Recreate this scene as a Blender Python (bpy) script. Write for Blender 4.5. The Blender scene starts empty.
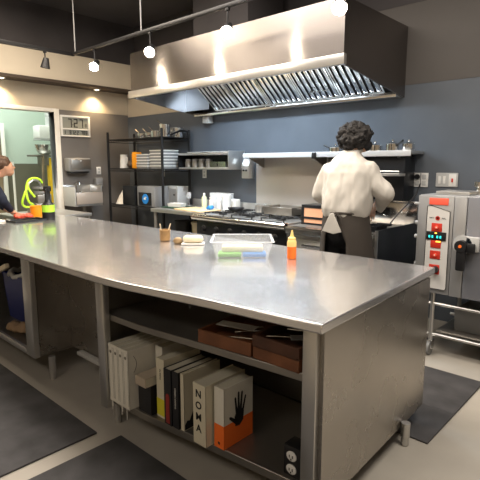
import bpy, bmesh, math, random
from mathutils import Vector, Matrix, noise
random.seed(7)
PI = math.pi
sc = bpy.context.scene
COL = sc.collection

# ------------------------------------------------------------ materials
def mat(name, col, rough=.5, metal=0., alpha=1., trans=0., emit=None, es=0., nscale=0., namt=0., bump=0., bscale=60., stretch=None, rvar=0., ior=1.45, col2=None, coat=0.):
    m = bpy.data.materials.new(name); m.use_nodes = True
    nt = m.node_tree; b = nt.nodes['Principled BSDF']
    b.inputs['Base Color'].default_value = (*col, 1)
    b.inputs['Roughness'].default_value = rough
    b.inputs['Metallic'].default_value = metal
    b.inputs['Alpha'].default_value = alpha
    b.inputs['Transmission Weight'].default_value = trans
    b.inputs['IOR'].default_value = ior
    b.inputs['Coat Weight'].default_value = coat
    if emit:
        b.inputs['Emission Color'].default_value = (*emit, 1)
        b.inputs['Emission Strength'].default_value = es
    tc = mp = None
    def coords():
        nonlocal tc, mp
        if mp is None:
            tc = nt.nodes.new('ShaderNodeTexCoord'); mp = nt.nodes.new('ShaderNodeMapping')
            nt.links.new(tc.outputs['Object'], mp.inputs['Vector'])
            if stretch: mp.inputs['Scale'].default_value = stretch
        return mp.outputs['Vector']
    if namt > 0 or col2:
        n = nt.nodes.new('ShaderNodeTexNoise'); n.inputs['Scale'].default_value = nscale or 5
        n.inputs['Detail'].default_value = 6
        tcn = nt.nodes.new('ShaderNodeTexCoord'); nt.links.new(tcn.outputs['Object'], n.inputs['Vector'])
        r = nt.nodes.new('ShaderNodeValToRGB')
        r.color_ramp.elements[0].position = .3; r.color_ramp.elements[1].position = .7
        c2 = col2 or tuple(min(1, c * (1 + namt)) for c in col)
        c1 = col if col2 else tuple(c * (1 - namt) for c in col)
        r.color_ramp.elements[0].color = (*c1, 1); r.color_ramp.elements[1].color = (*c2, 1)
        nt.links.new(n.outputs['Fac'], r.inputs['Fac']); nt.links.new(r.outputs['Color'], b.inputs['Base Color'])
    if rvar > 0:
        n = nt.nodes.new('ShaderNodeTexNoise'); n.inputs['Scale'].default_value = 3.0; n.inputs['Detail'].default_value = 5
        tcn = nt.nodes.new('ShaderNodeTexCoord'); nt.links.new(tcn.outputs['Object'], n.inputs['Vector'])
        r = nt.nodes.new('ShaderNodeMapRange'); r.inputs['From Min'].default_value = .3; r.inputs['From Max'].default_value = .7
        r.inputs['To Min'].default_value = max(.03, rough - rvar); r.inputs['To Max'].default_value = rough + rvar
        nt.links.new(n.outputs['Fac'], r.inputs['Value']); nt.links.new(r.outputs['Result'], b.inputs['Roughness'])
    if bump > 0:
        n = nt.nodes.new('ShaderNodeTexNoise'); n.inputs['Scale'].default_value = bscale; n.inputs['Detail'].default_value = 3
        nt.links.new(coords(), n.inputs['Vector'])
        bp = nt.nodes.new('ShaderNodeBump'); bp.inputs['Strength'].default_value = bump; bp.inputs['Distance'].default_value = .01
        nt.links.new(n.outputs['Fac'], bp.inputs['Height']); nt.links.new(bp.outputs['Normal'], b.inputs['Normal'])
    return m

M = {}
M['top_steel'] = mat('worktop stainless', (.72, .705, .70), .25, .90, rvar=.012, bump=.05, bscale=5.5, nscale=9, namt=.03, coat=.5, stretch=(.35, 1, 1))
M['top_steel'].node_tree.nodes['Principled BSDF'].inputs['Coat Roughness'].default_value = .07
M['top_steel'].node_tree.nodes['Principled BSDF'].inputs['Coat IOR'].default_value = 2.0
M['steel'] = mat('brushed stainless', (.58, .57, .55), .32, .85, rvar=.03, nscale=3, namt=.05)
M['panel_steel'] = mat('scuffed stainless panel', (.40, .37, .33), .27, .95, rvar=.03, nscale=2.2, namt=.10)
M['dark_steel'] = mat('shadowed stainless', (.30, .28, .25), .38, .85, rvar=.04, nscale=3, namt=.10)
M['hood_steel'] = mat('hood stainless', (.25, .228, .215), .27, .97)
def aniso(m, v, rot=0.):
    nt = m.node_tree; b = nt.nodes['Principled BSDF']; tn = nt.nodes.new('ShaderNodeTangent'); tn.direction_type = 'RADIAL'; tn.axis = 'Z'
    b.inputs['Anisotropic'].default_value = v; b.inputs['Anisotropic Rotation'].default_value = rot
    nt.links.new(tn.outputs['Tangent'], b.inputs['Tangent'])
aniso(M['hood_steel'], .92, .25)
M['hood_inner'] = mat('hood interior', (.62, .68, .75), .30, 1, rvar=.06)
M['bright_steel'] = mat('polished steel', (.78, .78, .77), .14, 1)
M['inner_steel'] = mat('inner stainless', (.62, .59, .54), .22, 1, rvar=.05)
M['tan_steel'] = mat('warm stainless', (.58, .50, .43), .35, .5)
M['lip'] = mat('bright shelf lip', (.74, .76, .78), .3, .4)  # pale blue-white colour stands in for hood light reflected on the lip
M['dark_metal'] = mat('black painted metal', (.012, .012, .013), .45, .3)
M['black_enamel'] = mat('black enamel', (.010, .011, .013), .30)
M['cast_iron'] = mat('cast iron', (.02, .02, .02), .6, .4, nscale=30, namt=.3)
M['black_plastic'] = mat('black plastic', (.012, .012, .013), .4)
M['white_plastic'] = mat('white plastic', (.72, .71, .68), .4)
M['grey_plastic'] = mat('grey plastic', (.22, .22, .22), .45)
M['light_grey'] = mat('light grey plastic', (.45, .45, .44), .45)
M['slate'] = mat('slate blue wall', (.090, .103, .122), .62, nscale=2.2, namt=.10)
M['grey_wall'] = mat('grey wall', (.155, .143, .132), .6, nscale=2.5, namt=.08)
M['beige_wall'] = mat('beige wall', (.46, .40, .31), .7, nscale=2, namt=.04)
M['soffit_wall'] = mat('beige soffit', (.58, .51, .40), .7, nscale=2, namt=.04)
M['shaded_beige_wall'] = mat('shaded beige upper wall', (.082, .074, .068), .7, nscale=2, namt=.06)  # same beige paint, with its dimmer light put into a darker colour
M['ceiling'] = mat('black ceiling', (.046, .041, .042), .8, nscale=1.2, namt=.3)
M['trim_brown'] = mat('brown trim', (.06, .042, .03), .6)
M['floor'] = mat('epoxy floor', (.36, .33, .285), .42, nscale=3.5, namt=.06, rvar=.08, bump=.02, bscale=40)
M['mat_rubber'] = mat('charcoal rubber mat', (.052, .050, .052), .75, nscale=6, namt=.35, bump=.3, bscale=250)
M['mint_wall'] = mat('pale mint wall', (.52, .60, .52), .6, nscale=2, namt=.03)
M['olive_wall'] = mat('olive panel wall', (.15, .14, .10), .6, nscale=3, namt=.08)
M['wood_door'] = mat('brown wood', (.24, .18, .11), .5, nscale=6, namt=.2)
M['lime'] = mat('lime hose', (.50, .85, .04), .4)
M['lime_label'] = mat('lime label', (.40, .72, .05), .5)
M['yellow'] = mat('yellow plastic', (.85, .55, .03), .4)
M['orange'] = mat('orange plastic', (.90, .36, .015), .4)
M['sauce'] = mat('orange sauce bottle', (.95, .20, .02), .25, coat=.4)
M['nozzle'] = mat('cream nozzle', (.95, .68, .25), .35)
M['red'] = mat('red panel', (.55, .035, .02), .4)
M['label_red'] = mat('coral label', (.88, .12, .07), .5)
M['blue'] = mat('blue bin', (.012, .022, .14), .45)
M['bright_blue'] = mat('bright blue', (.02, .22, .62), .4)
M['sky_blue'] = mat('sky blue', (.02, .22, .62), .5)
M['green'] = mat('green food', (.16, .46, .04), .5)
M['cream'] = mat('cream', (.72, .62, .44), .55)
M['dough'] = mat('pale dough', (.78, .68, .48), .55, nscale=8, namt=.08)
M['brown_ball'] = mat('brown crust', (.30, .20, .10), .7, nscale=15, namt=.2)
M['wicker'] = mat('tan wicker', (.34, .20, .08), .6, nscale=25, namt=.25)
M['clear'] = mat('clear plastic', (.80, .84, .88), .12, 0, alpha=.26)
M['clear'].node_tree.nodes['Principled BSDF'].inputs['Specular IOR Level'].default_value = .15
M['clear_edge'] = mat('clear plastic rim', (.86, .89, .92), .12, 0, alpha=.55)
M['glass'] = mat('clear glass', (.9, .9, .9), .05, 0, alpha=.22)
M['board'] = mat('tan board', (.70, .52, .30), .55, nscale=5, namt=.08)
M['dark_green'] = mat('dark green board', (.015, .05, .03), .5)
M['paper'] = mat('paper', (.78, .75, .68), .7)
M['book_white'] = mat('white book', (.66, .63, .55), .6, nscale=20, namt=.03)
M['book_cream'] = mat('cream book', (.60, .55, .42), .6)
M['book_beige'] = mat('beige book', (.42, .35, .27), .6)
M['book_black'] = mat('black book', (.012, .012, .014), .5)
M['book_yellow'] = mat('yellow book band', (.62, .55, .03), .6)
M['book_orange'] = mat('orange book band', (.85, .16, .02), .6)
M['book_red'] = mat('red spine panel', (.25, .02, .015), .5)
M['book_grey'] = mat('grey book', (.25, .23, .19), .6)
M['page'] = mat('page block', (.52, .48, .38), .8)
M['ink'] = mat('ink', (.01, .01, .01), .6)
M['tray'] = mat('walnut tray', (.075, .030, .016), .5, nscale=8, namt=.25)
M['tray_light'] = mat('red brown tray', (.16, .060, .025), .45, nscale=8, namt=.25)
M['copper'] = mat('tan copper panel', (.78, .42, .26), .5)
M['shirt'] = mat('off white shirt', (.44, .415, .375), .85, bump=.5, bscale=10, stretch=(1, 1, .45))
M['shirt2'] = mat('grey cuff', (.40, .38, .35), .85, bump=.3, bscale=16)
M['apron'] = mat('dark brown apron', (.036, .029, .023), .85, bump=.3, bscale=12)
M['trousers'] = mat('black trousers', (.010, .010, .012), .85)
M['navy'] = mat('navy top', (.012, .016, .032), .85, bump=.3, bscale=14)
M['skin'] = mat('skin', (.50, .28, .18), .5)
M['hair'] = mat('dark curly hair', (.012, .010, .009), .8, bump=.8, bscale=90, nscale=40, namt=.6)
M['hair2'] = mat('brown hair', (.07, .035, .018), .55, bump=.6, bscale=90)
M['mask'] = mat('black mask', (.008, .008, .01), .7)
M['clock_face'] = mat('lcd grey', (.26, .27, .24), .35)
M['chrome_panel'] = mat('oven control panel', (.60, .585, .56), .45)
M['oven_steel'] = mat('oven stainless', (.46, .46, .46), .34, .6, rvar=.03)
M['door_glass'] = mat('oven door', (.42, .43, .47), .26, .7)
M['cyan'] = mat('cyan digits', (0, .1, .1), .5, emit=(.05, .9, .85), es=2.0)
M['amber'] = mat('amber led', (.2, .08, 0), .5, emit=(1, .45, .05), es=5)
M['bulb'] = mat('lamp lens', (1, .9, .75), .5, emit=(1, .86, .66), es=230)
M['down'] = mat('downlight lens', (1, .9, .75), .5, emit=(1, .85, .62), es=14)
M['hood_lamp'] = mat('hood lamp lens', (1, 1, 1), .5, emit=(.78, .88, 1), es=5)
M['bag'] = mat('translucent white bag', (.55, .55, .52), .5)
M['rug'] = mat('tan cloth', (.30, .20, .12), .9)

# ------------------------------------------------------------ mesh builder
class MB:
    def __init__(s): s.bm = bmesh.new()
    def _add(s, verts, faces):
        vs = [s.bm.verts.new(v) for v in verts]
        for f in faces:
            try: s.bm.faces.new([vs[i] for i in f])
            except ValueError: pass
        return vs
    def box(s, x0, x1, y0, y1, z0, z1, bev=0., rot=None, at=None):
        t = bmesh.new(); bmesh.ops.create_cube(t, size=1)
        c = Vector(((x0 + x1) / 2, (y0 + y1) / 2, (z0 + z1) / 2))
        for v in t.verts:
            v.co = Vector((v.co.x * abs(x1 - x0), v.co.y * abs(y1 - y0), v.co.z * abs(z1 - z0)))
        if bev > 0:
            bmesh.ops.bevel(t, geom=t.edges[:], offset=bev, segments=2, profile=.5, affect='EDGES')
        for v in t.verts:
            p = v.co
            if rot is not None: p = rot @ p
            v.co = p + c
        s.merge(t); return s
    def merge(s, t):
        me = bpy.data.meshes.new('t'); t.to_mesh(me); s.bm.from_mesh(me); bpy.data.meshes.remove(me); t.free()
    def cyl(s, p0, p1, r0, r1=None, n=16, caps=True):
        p0, p1 = Vector(p0), Vector(p1); r1 = r0 if r1 is None else r1
        d = (p1 - p0).normalized(); a = Vector((1, 0, 0)) if abs(d.x) < .9 else Vector((0, 1, 0))
        u = d.cross(a).normalized(); w = d.cross(u)
        vs, fs = [], []
        for p, r in ((p0, r0), (p1, r1)):
            for i in range(n):
                t = 2 * PI * i / n; vs.append(p + (u * math.cos(t) + w * math.sin(t)) * r)
        for i in range(n): fs.append((i, (i + 1) % n, n + (i + 1) % n, n + i))
        if caps: fs.append(tuple(range(n))[::-1]); fs.append(tuple(range(n, 2 * n)))
        s._add(vs, fs); return s
    def tube(s, pts, r, n=8, closed=False):
        pts = [Vector(p) for p in pts]; rings = []; vs = []; m = len(pts); u = None
        for i, p in enumerate(pts):
            a = pts[(i - 1) % m] if (closed or i > 0) else p
            b = pts[(i + 1) % m] if (closed or i < m - 1) else p
            d = (b - a).normalized()
            if u is None:
                q = Vector((0, 0, 1)) if abs(d.z) < .9 else Vector((1, 0, 0)); u = d.cross(q).normalized()
            else: u = (u - d * u.dot(d)).normalized()
            w = d.cross(u); rr = r[i] if isinstance(r, (list, tuple)) else r
            for k in range(n):
                t = 2 * PI * k / n; vs.append(p + (u * math.cos(t) + w * math.sin(t)) * rr)
        fs = []
        for i in range(m if closed else m - 1):
            j = (i + 1) % m
            for k in range(n): fs.append((i * n + k, i * n + (k + 1) % n, j * n + (k + 1) % n, j * n + k))
        if not closed:
            fs.append(tuple(range(n))[::-1]); fs.append(tuple(range((m - 1) * n, m * n)))
        s._add(vs, fs); return s
    def lathe(s, prof, o=(0, 0, 0), n=24, sx=1., sy=1.):
        o = Vector(o); vs = []; fs = []; m = len(prof)
        for r, z in prof:
            for k in range(n):
                t = 2 * PI * k / n; vs.append(o + Vector((math.cos(t) * r * sx, math.sin(t) * r * sy, z)))
        for i in range(m - 1):
            for k in range(n): fs.append((i * n + k, i * n + (k + 1) % n, (i + 1) * n + (k + 1) % n, (i + 1) * n + k))
        if prof[0][0] > 1e-5: fs.append(tuple(range(n))[::-1])
        if prof[-1][0] > 1e-5: fs.append(tuple(range((m - 1) * n, m * n)))
        s._add(vs, fs); return s
    def prism(s, poly, a, b, axis='z'):
        def P(u, v, w):
            return (u, v, w) if axis == 'z' else ((w, u, v) if axis == 'x' else (u, w, v))
        n = len(poly)
        vs = [P(u, v, a) for u, v in poly] + [P(u, v, b) for u, v in poly]
        fs = [tuple(range(n))[::-1], tuple(range(n, 2 * n))] + [(i, (i + 1) % n, n + (i + 1) % n, n + i) for i in range(n)]
        s._add(vs, fs); return s
    def ell(s, c, r, n=20, rot=None):
        t = bmesh.new(); bmesh.ops.create_uvsphere(t, u_segments=n, v_segments=max(8, n * 2 // 3), radius=1)
        for v in t.verts:
            p = Vector((v.co.x * r[0], v.co.y * r[1], v.co.z * r[2]))
            if rot is not None: p = rot @ p
            v.co = p + Vector(c)
        s.merge(t); return s
    def cap(s, p0, r0, p1, r1, n=14):
        s.ell(p0, (r0,) * 3, n); s.ell(p1, (r1,) * 3, n); s.cyl(p0, p1, r0, r1, n); return s
    def open_box(s, x0, x1, y0, y1, z0, z1, t, flare=0.):
        # hollow tray: outer flares by `flare` at the top
        s.box(x0, x1, y0, y1, z0, z0 + t)
        f = flare
        def wall(a, b, c, d, a2, b2, c2, d2):
            vs = [(a, c, z0), (b, c, z0), (b, d, z0), (a, d, z0), (a2, c2, z1), (b2, c2, z1), (b2, d2, z1), (a2, d2, z1)]
            s._add(vs, [(3, 2, 1, 0), (4, 5, 6, 7), (0, 1, 5, 4), (1, 2, 6, 5), (2, 3, 7, 6), (3, 0, 4, 7)])
        wall(x0, x0 + t, y0, y1, x0 - f, x0 + t - f, y0 - f, y1 + f)
        wall(x1 - t, x1, y0, y1, x1 - t + f, x1 + f, y0 - f, y1 + f)
        wall(x0 + t, x1 - t, y0, y0 + t, x0 + t - f, x1 - t + f, y0 - f, y0 + t - f)
        wall(x0 + t, x1 - t, y1 - t, y1, x0 + t - f, x1 - t + f, y1 - t + f, y1 + f)
        return s
    def rotz(s, a, o=(0, 0, 0)):
        bmesh.ops.rotate(s.bm, verts=s.bm.verts[:], cent=o, matrix=Matrix.Rotation(a, 3, 'Z')); return s
    def move(s, x, y, z):
        bmesh.ops.translate(s.bm, verts=s.bm.verts[:], vec=(x, y, z)); return s

def mesh_obj(name, mb, m, parent=None, loc=(0, 0, 0), rz=0., smooth=35, bevel=0.):
    bm = mb.bm
    bmesh.ops.remove_doubles(bm, verts=bm.verts[:], dist=1e-6)
    bmesh.ops.recalc_face_normals(bm, faces=bm.faces[:])
    me = bpy.data.meshes.new(name); bm.to_mesh(me); bm.free()
    me.materials.append(M[m] if isinstance(m, str) else m)
    me.shade_smooth(); me.set_sharp_from_angle(angle=math.radians(smooth))
    o = bpy.data.objects.new(name, me); COL.objects.link(o)
    o.location = loc; o.rotation_euler = (0, 0, rz)
    if parent: o.parent = parent
    if bevel > 0:
        b = o.modifiers.new('Bevel', 'BEVEL'); b.width = bevel; b.segments = 2; b.limit_method = 'ANGLE'; b.angle_limit = math.radians(50)
    return o

def tag(o, label, cat, group=None, kind=None):
    if label: o['label'] = label
    if cat: o['category'] = cat
    if group: o['group'] = group
    if kind: o['kind'] = kind
    return o
def T(name, label, cat, loc=(0, 0, 0), rz=0., group=None):
    o = bpy.data.objects.new(name, None); COL.objects.link(o); o.location = loc; o.rotation_euler = (0, 0, rz)
    o.empty_display_size = .05
    return tag(o, label, cat, group)
def P(name, mb, m, parent, label=None, bevel=0., smooth=35, loc=(0, 0, 0), rz=0.):
    o = mesh_obj(name, mb, m, parent, loc, rz, smooth, bevel)
    if label: o['label'] = label
    return o
def S(name, mb, m, label, cat, loc=(0, 0, 0), rz=0., group=None, bevel=0., smooth=35):
    return tag(mesh_obj(name, mb, m, None, loc, rz, smooth, bevel), label, cat, group)
def ST(name, mb, m, parent=None, bevel=0.):
    o = mesh_obj(name, mb, m, parent, bevel=bevel)
    if not parent: o['kind'] = 'structure'
    return o
def dup(root, loc, rz=0., label=None, group=None, scale=None):
    r = root.copy(); COL.objects.link(r); r.location = loc; r.rotation_euler = (0, 0, rz)
    if label: r['label'] = label
    if group: r['group'] = group
    if scale: r.scale = scale
    for ch in list(root.children):
        c = ch.copy(); COL.objects.link(c); c.parent = r
        for g in list(ch.children):
            d = g.copy(); COL.objects.link(d); d.parent = c
    return r
def bake(o, voxel, smooth_it=6, dis=None):
    """remesh an object into one continuous skin, then smooth and displace it"""
    r = o.modifiers.new('r', 'REMESH'); r.mode = 'VOXEL'; r.voxel_size = voxel; r.use_smooth_shade = True
    if smooth_it:
        q = o.modifiers.new('s', 'SMOOTH'); q.iterations = smooth_it; q.factor = .5
    dg = bpy.context.evaluated_depsgraph_get(); dg.update()
    me = bpy.data.meshes.new_from_object(o.evaluated_get(dg))
    o.modifiers.clear()
    if dis:
        me.update()
        amp, sc_ = dis
        ns = [v.normal.copy() for v in me.vertices]
        for v, n in zip(me.vertices, ns):
            q = Vector((v.co.x * sc_[0], v.co.y * sc_[1], v.co.z * sc_[2])) if isinstance(sc_, tuple) else v.co * sc_
            v.co += n * amp * noise.fractal(q, 1.0, 2.0, 3)
    old = o.data; o.data = me; bpy.data.meshes.remove(old)
    me.shade_smooth(); me.name = o.name
    return o
def text(name, body, size, m, parent, origin, xdir, updir, ext=.0006, align='CENTER', bold=0.):
    cu = bpy.data.curves.new(name, 'FONT'); cu.body = body; cu.size = size; cu.extrude = ext
    cu.align_x = align; cu.align_y = 'CENTER'; cu.resolution_u = 3; cu.offset = bold
    t = bpy.data.objects.new(name, cu); COL.objects.link(t)
    dg = bpy.context.evaluated_depsgraph_get(); dg.update()
    me = bpy.data.meshes.new_from_object(t.evaluated_get(dg)); bpy.data.objects.remove(t); bpy.data.curves.remove(cu)
    x = Vector(xdir).normalized(); y = Vector(updir).normalized(); z = x.cross(y)
    R = Matrix((x, y, z)).transposed().to_4x4(); R.translation = Vector(origin)
    me.transform(R); me.materials.clear(); me.materials.append(M[m]); me.name = name
    o = bpy.data.objects.new(name, me); COL.objects.link(o)
    if parent: o.parent = parent
    return o

# ============================================================ SETTING
XL, YB = -6.75, 4.6
ST('floor', MB().box(-9.5, 3.2, -3.0, 5.0, -.08, 0), 'floor')
ST('ceiling', MB().box(-9.5, 3.2, -3.0, 5.0, 3.6, 3.7), 'ceiling')
# back wall: slate lower part, beige darkened as shade above, recessed in one shell
ST('wall_back', MB().box(XL - .15, 3.2, YB, YB + .15, 0, 2.26), 'slate')
ST('wall_back_upper', MB().box(-4.94, 3.2, YB, YB + .15, 2.262, 3.0), 'shaded_beige_wall')
ST('wall_back_top', MB().box(XL, 3.2, YB, YB + .15, 3.002, 3.6), 'ceiling')
ST('wall_back_corner', MB().box(XL, -4.945, YB, YB + .15, 2.262, 3.0), 'beige_wall')
# left wall with the doorway (opening y 1.2..3.36, z 0..2.28)
ST('wall_left', MB().box(XL - .14, XL, 3.40, YB - .002, 0, 2.29).box(XL - .14, XL, -3, 1.0, 0, 2.29), 'grey_wall')
ST('wall_left_band', MB().box(XL - .14, XL, -3, YB - .002, 2.292, 2.62), 'beige_wall')
ST('wall_left_soffit', MB().box(XL - .14, XL + .24, -3, YB - .002, 2.66, 3.03), 'soffit_wall')
ST('trim_1', MB().box(XL - .14, XL + .26, -3, YB - .003, 2.622, 2.658), 'trim_brown')
ST('wall_left_upper', MB().box(XL - .14, XL + .24, -3, YB - .002, 3.032, 3.6), 'ceiling')
# door frame (steel)
ST('trim_2', MB().box(XL - .16, XL + .012, 3.34, 3.42, 0, 2.30, .004).box(XL - .16, XL + .012, 1.0, 1.08, 0, 2.30, .004).box(XL - .16, XL + .012, 1.08, 3.34, 2.25, 2.30, .004), 'paper')
ST('wall_right', MB().box(3.2, 3.3, -3, 5, 0, 3.6), 'beige_wall')
ST('wall_front', MB().box(-9.5, 3.2, -3.1, -3, 0, 3.6), 'beige_wall')
# room beyond the doorway
ST('wall_far', MB().box(-9.1, -9.0, -.5, 5, 1.52, 3.6), 'mint_wall')
ST('wall_far_lower', MB().box(-9.1, -8.98, -.5, 5, 0, 1.515), 'olive_wall')
ST('wall_far_side', MB().box(-8.98, XL - .14, 4.40, 4.50, 0, 3.6), 'mint_wall')
ST('wall_far_near', MB().box(-9.0, XL - .14, -.6, -.5, 0, 3.6), 'mint_wall')
d = T('door_1', None, None, (-8.95, 2.5, 0)); d['kind'] = 'structure'
P('door_panel', MB().box(0, .045, 0, .90, .01, 2.16, .004), 'wood_door', d)
P('door_frame', MB().box(0, .07, .90, .97, 0, 2.22, .004).box(0, .07, -.07, .90, 2.16, 2.22, .004), 'paper', d)

# faint seams of the wall cladding

# mats
S('floor_mat', MB().box(-5.5, -2.275, -.6, 1.27, 0, .012, .004), 'mat_rubber', 'charcoal rubber floor mat left of the bare floor strip, in front of the island', 'mat')
S('floor_mat', MB().box(-2.15, -.15, -.6, 1.345, 0, .012, .004), 'mat_rubber', 'charcoal rubber floor mat right of the bare strip, nearest the island bookshelf', 'mat')
S('floor_mat', MB().box(-4.6, -.865, 2.84, 3.42, 0, .012, .004).box(-1.9, -.865, 2.43, 2.84, 0, .0118, .003), 'mat_rubber', 'dark floor mat behind the island, running up to the combi oven stand', 'mat')

# ============================================================ ISLAND
w = T('worktop', 'long continuous stainless steel island worktop covering both base units', 'worktop', (-2.5, 2.0, .87))
outline = [(-.93, 1.455), (-1.55, 1.385), (-2.0, 1.318), (-2.2, 1.302), (-2.4, 1.300), (-3.5, 1.31), (-5.30, 1.32), (-5.36, 2.71), (-2.5, 2.755), (-1.005, 2.763)]
outline = [(x + 2.5, y - 2.0) for x, y in outline]
P('slab', MB().prism(outline, 0, .04), 'top_steel', w, bevel=.006)

r = T('island_base', 'right-hand stainless island base with open shelves of books and wooden trays', 'cabinet', (-1.65, 2.0, 0))
ox, oy = 1.65, -2.0
P('end_panel', MB().prism([(-.965 + ox, 1.50 + oy), (-.945 + ox, 1.50 + oy), (-.992 + ox, 2.66 + oy), (-1.012 + ox, 2.66 + oy)], .10, .868), 'panel_steel', r)
P('front_post', MB().box(-1.03 + ox, -.9655 + ox, 1.475 + oy, 1.53 + oy, .13, .868, .003), 'steel', r)
P('front_post', MB().box(-2.335 + ox, -2.262 + ox, 1.335 + oy, 1.375 + oy, .13, .868, .003), 'steel', r)
sh = [(-2.334, 1.38), (-2.25, 1.38), (-2.0, 1.385), (-1.6, 1.43), (-1.032, 1.485), (-1.032, 2.05), (-2.334, 2.05)]
sh = [(x + ox, y + oy) for x, y in sh]
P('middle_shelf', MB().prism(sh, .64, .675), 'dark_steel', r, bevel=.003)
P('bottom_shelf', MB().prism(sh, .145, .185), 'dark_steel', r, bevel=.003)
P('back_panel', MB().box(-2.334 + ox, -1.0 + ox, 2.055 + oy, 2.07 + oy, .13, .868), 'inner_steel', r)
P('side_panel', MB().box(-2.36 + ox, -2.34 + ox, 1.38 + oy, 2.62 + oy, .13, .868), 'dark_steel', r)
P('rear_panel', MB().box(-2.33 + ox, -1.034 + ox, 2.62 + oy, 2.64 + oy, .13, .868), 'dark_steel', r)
def foot(x, y, h=.13):
    return MB().lathe([(.024, h), (.024, .05), (.020, .045), (.020, .012), (.016, .0)], (x, y, 0), 14)
for x, y in ((-2.295, 1.42), (-1.06, 1.62), (-.955, 2.345), (-2.28, 2.55)):
    P('leg', foot(x + ox, y + oy), 'steel', r)

l = T('island_base', 'left-hand stainless island base holding the blue bin behind its corner post', 'cabinet', (-4.2, 2.0, 0))
ox = 4.2
P('front_post', MB().box(-3.285 + ox, -3.165 + ox, 1.325 + oy, 1.365 + oy, .17, .868, .003), 'steel', l)
P('front_post', MB().box(-5.3 + ox, -5.2 + ox, 1.335 + oy, 1.375 + oy, .17, .868, .003), 'steel', l)
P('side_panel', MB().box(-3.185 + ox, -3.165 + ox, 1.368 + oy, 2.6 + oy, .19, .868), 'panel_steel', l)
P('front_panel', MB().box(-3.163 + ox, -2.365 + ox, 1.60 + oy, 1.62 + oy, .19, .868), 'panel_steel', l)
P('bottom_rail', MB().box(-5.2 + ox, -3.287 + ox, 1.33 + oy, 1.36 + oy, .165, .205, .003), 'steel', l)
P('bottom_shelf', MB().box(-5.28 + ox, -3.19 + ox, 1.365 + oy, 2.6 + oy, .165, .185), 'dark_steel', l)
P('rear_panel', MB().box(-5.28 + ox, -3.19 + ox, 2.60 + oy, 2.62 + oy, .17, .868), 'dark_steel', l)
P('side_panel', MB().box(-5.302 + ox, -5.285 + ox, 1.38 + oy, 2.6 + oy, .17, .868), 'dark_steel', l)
P('light_rail', MB().box(-3.0 + ox, -2.42 + ox, 1.55 + oy, 1.595 + oy, .18, .205, .003), 'light_grey', l)
for x, y in ((-3.13, 1.43), (-5.22, 1.43), (-3.25, 2.5), (-5.22, 2.5)):
    P('leg', foot(x + ox, y + oy, .17), 'steel', l)

# power outlet box
t = T('outlet_box', 'black power outlet box with two white sockets on the bottom shelf by the corner post', 'outlet', (-1.09, 1.53, .185))
P('casing', MB().box(-.045, .045, -.03, .05, 0, .14, .006), 'black_plastic', t)
for z in (.038, .098):
    q = P('socket', MB().lathe([(.026, 0), (.026, .004), (.022, .006), (0, .006)], (0, 0, 0), 20, 1, .85), 'white_plastic', t)
    q.rotation_euler = (PI / 2, 0, 0); q.location = (0, -.0305, z)
    P('socket_slot', MB().box(-.010, -.006, -.006, .006, .006, .0075).box(.006, .010, -.006, .006, .006, .0075).box(-.003, .003, -.016, -.010, .006, .0075), 'ink', q)

# ---- books on the bottom shelf (z .186)
ZS = .186
def book(name, label, x0, x1, y0, dep, h, cover, spine=None, z=ZS, group='cookbooks on the bottom shelf', rz=0.):
    t = T(name, label, 'book', ((x0 + x1) / 2, y0, z), rz, group)
    wd = (x1 - x0) / 2; c = .003
    P('cover', MB().box(-wd, -wd + c, 0, dep, 0, h).box(wd - c, wd, 0, dep, 0, h).box(-wd, wd, -.001, c, 0, h), cover, t)
    P('pages', MB().box(-wd + c + .0004, wd - c - .0004, c + .0004, dep - .004, .004, h - .004), 'page', t)
    if spine: P('spine', MB().box(-wd + .0003, wd - .0003, -.0022, -.0012, .0004, h - .0004), spine, t)
    return t, wd
# four-volume white set, standing proud of the shelf
whl = ['tall white volume with ribbon, leftmost book on the bottom shelf', 'tall white volume, second from the left end of the row', 'tall white volume, third from the left end of the row', 'tall white volume, fourth from the left, its white side showing a curved line']
for i in range(4):
    x0 = -2.254 + i * .0475
    t, wd = book('book', whl[i], x0, x0 + .0465, 1.352, .30, .335, 'book_white')
    P('spine_line', MB().box(wd - .006, wd - .005, -.0018, -.0011, .02, .32).box(-wd + .005, -wd + .006, -.0018, -.0011, .02, .32), 'ink', t)
    text('spine_lettering', 'COOKING'[:3 + i], .012, 'ink', t, (0, -.0016, .275), (1, 0, 0), (0, 0, 1)) if False else None
    P('emblem', MB().lathe([(.009, 0), (.009, .001), (.0065, .001), (.0065, 0)], (0, 0, 0), 16), 'book_grey', t, loc=(0, -.0012, .292)).rotation_euler = (PI / 2, 0, 0)
    if i in (0, 2, 3):
        P('ribbon', MB().box(-.002, .001, -.004, -.002, -.052, .004).box(.004, .008, -.004, -.002, -.03, .004) if i != 3 else MB().box(-.001, .003, -.004, -.002, -.06, .004), 'paper', t, 'white ribbon bookmark')
    if i == 3:
        pts = [(wd + .0008, .035 + .018 * math.sin(k / 12 * PI) * (1 if k < 20 else -1), .30 - k * .008) for k in range(13)]
        P('cover_line', MB().tube(pts, .0012, 5), 'ink', t)
# upright pale book over the black box
t, wd = book('book', 'upright pale book standing behind the lying beige book', -2.045, -1.985, 1.52, .24, .33, 'book_white')
t, wd = book('book', 'thick black book standing under the lying beige book', -2.045, -1.935, 1.40, .115, .165, 'book_black')
t = T('book', 'beige book lying flat, sticking out on top of the black book', 'book', (-1.975, 1.365, ZS + .1665), 0, 'cookbooks on the bottom shelf')
P('cover', MB().box(-.045, .045, 0, .146, 0, .003).box(-.045, .045, 0, .146, .047, .05).box(-.045, .045, -.002, .0015, 0, .05), 'book_beige', t, bevel=.002)
P('pages', MB().box(-.042, .042, .002, .142, .0035, .0465), 'page', t)
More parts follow.
